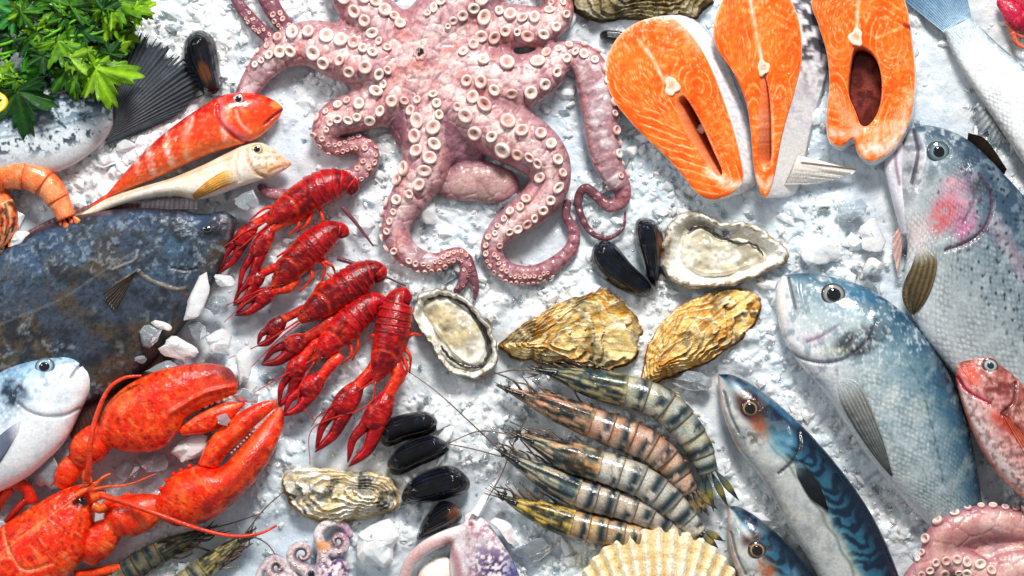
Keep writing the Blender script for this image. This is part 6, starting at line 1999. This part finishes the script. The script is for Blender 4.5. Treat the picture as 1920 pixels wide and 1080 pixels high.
# ------------------------------------------------------------------ squids
def build_squids():
    root = thing('squid', 'small squid with tightly curled arms at the bottom edge', 'squid', 570, 1050)
    s = Soft((450, 950, -14), (700, 1130, 70), 2.6)

    def spiral(x, y, r0, turns, a0, w0, sgn=1, lead=()):
        pts = [(px, py, 10 + pw * .6, pw) for px, py, pw in lead]
        for k in range(14):
            f = k / 13
            a = a0 + sgn * turns * 2 * math.pi * f; r = r0 * (1 - .78 * f)
            w = w0 * (1 - .62 * f)
            pts.append((x + r * math.cos(a), y + r * math.sin(a), 10 + w * .7 + 6 * f, w))
        return pts
    A_ = [spiral(566, 1040, 24, 1.1, 1.8, 11, 1, [(590, 1090, 13), (575, 1072, 12)]),
          spiral(632, 1016, 22, 1.0, 2.6, 11, -1, [(612, 1080, 14), (606, 1046, 12)]),
          spiral(520, 1064, 20, 1.0, 1.2, 10, 1, [(560, 1110, 13), (536, 1092, 12)]),
          [(600, 1080, 14, 14), (606, 1040, 16, 12), (596, 1004, 14, 10), (612, 984, 12, 9), (640, 984, 10, 8), (656, 1004, 10, 7)],
          [(560, 1100, 12, 12), (528, 1058, 14, 10), (506, 1052, 12, 9), (488, 1072, 10, 8), (480, 1100, 8, 7)],
          [(600, 1120, 18, 30), (620, 1090, 22, 28), (636, 1068, 18, 20)],
          [(560, 1130, 14, 24), (590, 1110, 18, 26)]]
    for a in A_:
        s.arm(a, .8, 1.5, .12)
    g = s.mesh()
    g.fill((226, 216, 216)).mix(sm(.45, .65, g.n(26, 4, 2)) * .6, (196, 172, 176))
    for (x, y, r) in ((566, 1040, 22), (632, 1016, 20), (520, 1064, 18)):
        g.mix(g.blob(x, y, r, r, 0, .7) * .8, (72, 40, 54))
    g.mix((1 - sm(.1, .55, np.abs(g.S))) * (g.R < 15) * .75, (246, 240, 238))
    g.mix(sm(.5, .62, g.n(6, 3, 4)) * g.blob(630, 1070, 46, 44, 0, .9) * .95, (60, 36, 84))
    g.mix(g.blob(646, 1000, 20, 26, 20, .9) * .55, (150, 96, 140))
    g.mix(sm(.58, .68, g.n(5, 2, 9)) * .35, (110, 70, 84))
    g.mix(g.blob(606, 1024, 18, 12) * .7, (206, 130, 70))
    part(root, 'body', g, 'octopus_skin')
    sp = []
    for i in range(3):
        sp += arm_suckers([(*p, 0) for p in A_[i]], start=30, gap=1.5, size=.28, smin=2.0, smax=3.2, grow=1, base=3, rows=1, dark_r=3, seed=60 + i)
    place_suckers(root, s, [p for p in sp if p[1] < 1100], 60)
    eye(root, g, 584, 1076, 10, [(0, (20, 20, 30)), (.6, (40, 36, 60)), (.8, (200, 196, 206)), (1, (170, 150, 160))], 1, 0, .6)

    root = thing('squid', 'larger squid with purple speckled mantle and folded white fins at the bottom', 'squid', 880, 1040)
    s2 = Soft((735, 940, -10), (1020, 1160, 74), 2.6)
    s2.arm([(882, 974, 16, 13), (896, 996, 18, 24), (910, 1032, 18, 34), (926, 1074, 18, 42), (944, 1130, 18, 46)], .6, 3, .2)
    s2.arm([(752, 1150, 16, 10), (757, 1090, 20, 11), (770, 1054, 26, 12), (798, 1026, 30, 13), (834, 1008, 30, 14), (870, 996, 26, 14)], .9, 3, .3)
    s2.arm([(868, 1006, 24, 16), (862, 1034, 26, 18), (866, 1070, 26, 22), (876, 1120, 24, 26)], .8, 3, .3)
    g = s2.mesh()
    g.fill((238, 228, 228)).mix(sm(.45, .65, g.n(40, 4, 2)) * .6, (216, 190, 192))
    g.mix(g.line([(757, 1100), (764, 1062), (796, 1026), (840, 1012)], 16, .8) * .5, (196, 140, 136))
    g.mix(g.line([(840, 1016), (856, 1050), (862, 1100)], 14, .9) * .7, (150, 104, 108))
    dk = g.blob(930, 1066, 66, 56, 40, .9)
    sp = g.n(6, 3, 5)
    g.mix(dk * sm(.40, .56, sp) * .95, (72, 54, 92)); g.mix(g.blob(972, 1080, 28, 46, -20, .9) * .7, (50, 58, 120))
    g.mix(sm(.54, .64, g.n(5, 3, 8)) * (1 - dk) * sm(850, 900, g.X) * .6, (150, 96, 120))
    g.mix(g.blob(883, 982, 6, 6, 0, .6) * .8, (120, 54, 54))
    part(root, 'mantle', g, 'octopus_skin')
    q = disk([(782, 1092), (794, 1062), (822, 1044), (848, 1056), (852, 1100), (830, 1140), (796, 1134)], (822, 1092), lambda X, Y, r: 10 + 18 * (1 - r ** 2) + 5 * fbm(X, Y, 12, 3, 2), 60, 14, 0)
    q.fill((250, 242, 232)).mix(sm(.5, .7, q.n(16, 3, 3)) * .5, (236, 196, 160))
    part(root, 'funnel', q, 'octopus_skin')
    for b, tp, nm in (([(918, 976), (936, 992), (952, 1016)], [(928, 970), (958, 984), (962, 1022)], 'fin'), ([(878, 968), (886, 962), (896, 968)], [(900, 934), (920, 908), (934, 896)], 'fin')):
        f = sheet(b, tp, 30, 12, 36 if nm == 'fin' else 30, 20, 3, .6, 4)
        f.fill((248, 242, 242)).mix(f.n(14, 3, 3) * .3, (222, 200, 208))
        part(root, nm, f, 'octopus_skin')


build_squids()


# ------------------------------------------------------------------ parsley, lemon
def leaf_blade(x, y, ang, size, z, col, seed, tilt=(0, 0)):
    """one lobed, toothed parsley leaflet: closed thin solid growing from (x, y) towards ang"""
    R = np.random.default_rng(seed)
    n = 150; th = np.linspace(-np.pi, np.pi, n, endpoint=False)
    lob = 0
    for c, a, w in ((0, 1.0, .50), (.98, .86, .46), (-.98, .86, .46), (1.85, .6, .45), (-1.85, .6, .45)):
        lob = np.maximum(lob, a * R.uniform(.85, 1.1) * np.exp(-((th - c) / w) ** 2))
    rad = .30 + .70 * lob
    rad *= 1 + .24 * np.abs(np.modf(np.abs(th) * 4.6 + R.random())[0] - .5) * 2 - .12
    rad *= 1 - .9 * np.exp(-((np.abs(th) - np.pi) / .35) ** 2)
    u = rad * np.cos(th) * .9 + .34; v = rad * np.sin(th) * .95
    rings = 9
    P = []; T = []; vein = []
    for k in range(1, rings + 1):
        f = k / rings
        uu = .30 + (u - .30) * f; vv = v * f
        fold = -.20 * np.abs(vv) + .13 * np.sin(5 * th + seed) * f + .07 * np.sin(th * 11 + seed) * f * f
        zz = z + size * (fold + tilt[0] * uu + tilt[1] * vv - .10 * (uu - .3) ** 2) + size * .08 * (fbm(uu * 30, vv * 30, 9, 2, seed) - .5)
        P.append(np.column_stack([uu, vv, zz])); T.append(np.full(n, f))
        vein.append(np.max([np.exp(-((th - c) / (.07 / max(f, .2))) ** 2) for c in (0, .95, -.95, 1.75, -1.75)], 0))
    P = np.vstack(P); a = math.radians(ang)
    X = x + size * (P[:, 0] * math.cos(a) - P[:, 1] * math.sin(a)); Y = y + size * (P[:, 0] * math.sin(a) + P[:, 1] * math.cos(a))
    top = np.column_stack([X, Y, P[:, 2]])
    c0 = top[:n].mean(0)
    k = len(top)
    bot = top - [0, 0, 1.2]
    F = ring_faces(rings, n, True, False) + [[(j + 1) % n, j, 2 * k] for j in range(n)]
    Fb = [[i + k for i in f[::-1]] for f in ring_faces(rings, n, True, False)] + [[k + j, k + (j + 1) % n, 2 * k + 1] for j in range(n)]
    o = (rings - 1) * n
    side = [[o + j, o + (j + 1) % n, k + o + (j + 1) % n, k + o + j] for j in range(n)]
    g = G(np.vstack([top, bot, [c0, c0 - [0, 0, 1.2]]]), F + Fb + side)
    g.fill(col)
    vv = np.r_[np.concatenate(vein), np.concatenate(vein), 1, 1]
    g.mix(sm(.4, .65, g.n(14, 3, seed)) * .5, tuple(np.array(col) * .62)); g.mix(sm(.5, .7, g.n(9, 3, seed + 2)) * .4, tuple(np.minimum(np.array(col) * 1.25 + 10, 255)))
    g.mix(vv * .55, tuple(np.minimum(np.array(col) * 1.25 + [40, 30, 20], 255)))
    return g


def build_parsley():
    root = thing('parsley', 'bunch of fresh green parsley lying over the salmon at the upper left', 'parsley', 110, 90)
    LIME = (76, 118, 22); MID = (44, 88, 22); DEEP = (20, 58, 20); YEL = (100, 138, 28)
    # stems
    stems = [[(-30, 116), (40, 100), (92, 78), (140, 50), (180, 26)], [(-30, 96), (30, 84), (70, 52), (60, 20)], [(60, 106), (94, 112), (124, 116), (160, 128)], [(92, 80), (130, 74), (184, 70), (226, 54)],
             [(10, 104), (30, 130), (44, 160)], [(70, 96), (100, 96), (112, 90)], [(140, 50), (150, 20), (120, -10)], [(180, 70), (184, 40), (200, 10), (214, -20)], [(-30, 132), (0, 124), (30, 108)]]
    for i, st in enumerate(stems):
        limb(root, 'stem', st, 3.4, [70, 84, 80], (112, 172, 50), 'leaf', n=30, m=8, tip=.6)
    L = [(176, 34, -10, 96, 92, YEL), (196, 20, -35, 84, 90, LIME), (172, 24, 20, 74, 80, MID), (140, 50, -110, 88, 88, LIME), (130, 40, -60, 80, 86, MID), (110, 66, 60, 66, 92, LIME), (120, 80, 20, 66, 84, MID),
         (140, 66, -30, 66, 82, DEEP), (70, 40, -110, 70, 84, (66, 116, 36)), (60, 36, -160, 62, 80, (48, 110, 52)), (56, 24, -70, 56, 86, MID), (44, 70, 160, 50, 86, DEEP), (60, 62, 60, 46, 92, DEEP), (164, 130, 10, 88, 94, YEL), (150, 122, 50, 62, 86, LIME),
         (126, 118, -15, 52, 92, (112, 148, 50)), (128, 118, 70, 62, 86, MID), (40, 150, 78, 88, 88, DEEP), (36, 128, 40, 66, 84, (50, 116, 30)), (24, 120, 150, 62, 86, DEEP), (20, 140, 110, 60, 84, (46, 110, 36)), (92, 96, 30, 48, 90, DEEP), (100, 90, 70, 56, 80, DEEP),
         (86, 16, -60, 74, 84, (56, 106, 34)), (108, -6, 40, 84, 78, (50, 98, 28)), (200, 60, 40, 54, 74, MID), (150, 96, 60, 56, 72, (34, 90, 24)), (160, 10, 10, 70, 76, DEEP), (250, 20, 20, 40, 88, YEL)]
    R0 = np.random.default_rng(3)
    for k in range(26):
        x, y = [(60, 40), (130, 30), (200, 30), (150, 110), (110, 90), (40, 150), (190, 120), (90, 20)][k % 8]
        L.append((x + R0.uniform(-26, 26), y + R0.uniform(-22, 22), R0.uniform(-180, 180), R0.uniform(26, 44), R0.uniform(80, 100), [LIME, MID, DEEP, YEL, MID][k % 5]))
    for i, (x, y, a, s, z, c) in enumerate(L):
        R = np.random.default_rng(i)
        part(root, 'leaf', leaf_blade(x, y, a, s, z, c, i, (R.uniform(-.4, .15), R.uniform(-.45, .45))), 'leaf')


def build_lemon():
    root = thing('lemon_slice', 'yellow lemon slice at the left edge under the parsley', 'lemon', -5, 196)
    a = np.linspace(0, 2 * np.pi, 80, endpoint=False)
    o = np.column_stack([-18 + 44 * np.cos(a), 196 + 26 * np.sin(a)])
    g = disk(o, (-18, 196), lambda X, Y, r: 82 - 3 * sm(.93, 1, r) + 0 * X, 80, 14, 70, False)
    g.fill((236, 200, 40)).mix((1 - sm(.78, .84, g.T)), (238, 214, 90)).mix(np.exp(-((g.T - .86) / .05) ** 2), (246, 236, 190))
    g.mix((np.abs(np.sin(g.V * 2 * np.pi * 5)) < .12) * (g.T < .84) * .7, (246, 236, 190))
    part(root, 'rind_and_flesh', g, 'lemon')
    P, F = lathe([(3, 0), (2.6, 1.5), (1, 2.2), (.1, 2.3)], 10)
    part(root, 'seed', G(P * [2.4, 1, 1] + [8, 192, 82], F).fill((90, 70, 20)), 'lemon')


build_parsley()
build_lemon()


# ------------------------------------------------------------------ loose ice lumps large enough to pick up
def ice_lump(label, x, y, rx, ry, z, rot, seed, kind='ice_white', name='ice_chunk'):
    P, F, R = chunk_pts(1, seed, (1, 1, 1), 17, 11, 0.06)
    a = math.radians(rot)
    h = min(rx, ry) * .66
    lob = 1 + .22 * np.sin(np.arctan2(P[:, 1], P[:, 0]) * 2 + seed) + .14 * np.sin(np.arctan2(P[:, 1], P[:, 0]) * 5 + seed * 2)
    P = P * lob[:, None]
    for _ in range(16):     # flat breaks
        d = R.normal(size=3); d /= np.linalg.norm(d)
        lim = R.uniform(.52, .82)
        q = P @ d; P = P - np.clip(q - lim, 0, None)[:, None] * d
    P = P * [rx * 1.15, ry * 1.15, h]
    v = np.column_stack([fbm(P[:, 0] + 31 * seed + P[:, 2], P[:, 1] - P[:, 2], 11, 3, k) for k in (1, 2, 3)]) - .5
    P = P + v * min(rx, ry) * .10
    P = np.column_stack([P[:, 0] * math.cos(a) - P[:, 1] * math.sin(a), P[:, 0] * math.sin(a) + P[:, 1] * math.cos(a), P[:, 2]])
    g = G(P + [x, y, z], F)
    c = (248, 250, 252) if kind == 'ice_white' else (216, 226, 233)
    g.fill(c).mix(sm(.5, .7, g.n(14, 3, seed)) * .3, (210, 222, 233))
    solo(name, g, kind, label, 'ice', x, y, 'loose ice lumps', False)


def build_lumps():
    K = [('white angular ice lump nearest the second crayfish claw, beside the flatfish', 420, 528, 22, 14, 34, 20, 'ice_white'),
         ('tall white ice lump lying on the flatfish edge', 372, 568, 22, 42, 48, 25, 'ice_white'),
         ('pale ice lump right of the tall one by the flatfish', 408, 572, 26, 20, 30, 10, 'ice_clear'),
         ('bluish ice lump lying on the dark flatfish, leftmost of the cluster', 284, 630, 24, 22, 52, -30, 'ice_clear'),
         ('flat shard of ice leaning on the flatfish above the bluish lump', 308, 610, 26, 9, 54, 28, 'ice_white'),
         ('rounded white ice lump in the middle of the cluster above the lobster claw', 338, 654, 34, 28, 40, 10, 'ice_white'),
         ('white ice lump right of the cluster, below the second crayfish', 414, 638, 28, 24, 30, -15, 'ice_white'),
         ('clear ice lump in the cluster between flatfish and lobster claw', 370, 618, 26, 22, 30, 40, 'ice_clear'),
         ('tiny ice chip at the lower left of the cluster on the flatfish', 266, 672, 12, 9, 48, 0, 'ice_clear'),
         ('clear ice lump just above the lobster crusher claw', 312, 692, 34, 18, 40, -10, 'ice_clear'),
         ('upright white ice sliver between the lobster claw and the crayfish', 458, 682, 16, 38, 44, 5, 'ice_white'),
         ('small ice lump at the tip of the lobster crusher claw', 464, 742, 22, 14, 52, 20, 'ice_clear'),
         ('little ice lump caught between the two lobster claws', 424, 786, 14, 13, 76, 0, 'ice_clear'),
         ('big clear ice lump filling the gap between the lobster claws', 362, 838, 42, 28, 34, -20, 'ice_white'),
         ('glassy ice lump below the crusher claw, left of the big one', 290, 868, 36, 26, 26, 10, 'ice_clear'),
         ('glassy ice lump by the lobster feelers', 240, 880, 26, 20, 22, -30, 'ice_clear'),
         ('whitish ice lump between the left sea bream and the lobster', 92, 884, 26, 34, 30, 15, 'ice_clear'),
         ('round clear ice ball under the gurnard head', 462, 378, 22, 22, 22, 0, 'ice_clear'),
         ('pinkish white ice lump beside the curled cooked prawn', 40, 452, 28, 24, 20, -20, 'ice_white'),
         ('large white ice lump between the two squids', 704, 1012, 46, 42, 14, 10, 'ice_white'),
         ('round ice lump left of the scallop under the lowest prawn', 1000, 1030, 40, 26, 14, -10, 'ice_clear'),
         ('glassy ice lump under the octopus arm beside its mantle', 955, 372, 30, 22, 14, 0, 'ice_clear'),
         ('white ice lump in the loop of the long octopus arm', 800, 398, 26, 24, 14, 30, 'ice_white'),
         ('grey clear ice lump below the ochre oyster point', 1300, 716, 36, 24, 12, 0, 'ice_clear'),
         ('white ice lump right of the half oyster near the bream snout', 1540, 466, 42, 34, 14, 15, 'ice_white'),
         ('flat clear ice slab under the salmon steaks', 1600, 392, 36, 22, 14, -10, 'ice_clear'),
         ('white ice lump beside the trout jaw', 1640, 446, 30, 26, 14, 30, 'ice_white'),
         ('small white ice lump under the trout throat', 1640, 500, 26, 20, 12, -20, 'ice_white')]
    for i, (lab, x, y, rx, ry, z, rot, kd) in enumerate(K):
        ice_lump(lab, x, y, rx, ry, z, rot, 300 + i, kd)


build_lumps()


def build_corner_prawn():
    root = thing('red_prawn', 'crimson prawn end poking in at the top right corner', 'prawn', 1905, 30)
    for i, (x0, y0, x1, y1, w) in enumerate([(1872, 4, 1930, 50, 22), (1890, -20, 1960, 30, 24)]):
        g = loft([(x0, y0 - w * .6), ((x0 + x1) / 2 + 8, (y0 + y1) / 2 - w), (x1 + 12, y1 - w * .6)], [(x0 - 2, y0 + 4), ((x0 + x1) / 2 - 8, (y0 + y1) / 2 + w), (x1, y1 + w * .6)], [6, 18, 14], [16, 20, 18], 40, 30)
        shellpaint(g, ((190, 34, 70), (140, 20, 50), (226, 90, 90), (246, 160, 140)), 70 + i)
        part(root, 'shell', g, 'crust')
    for i, p in enumerate(([(1890, 36), (1900, 56), (1922, 70)], [(1900, 60), (1908, 80), (1930, 92)])):
        limb(root, 'leg', p, 7, 16, (232, 120, 90), seed=i)


build_corner_prawn()
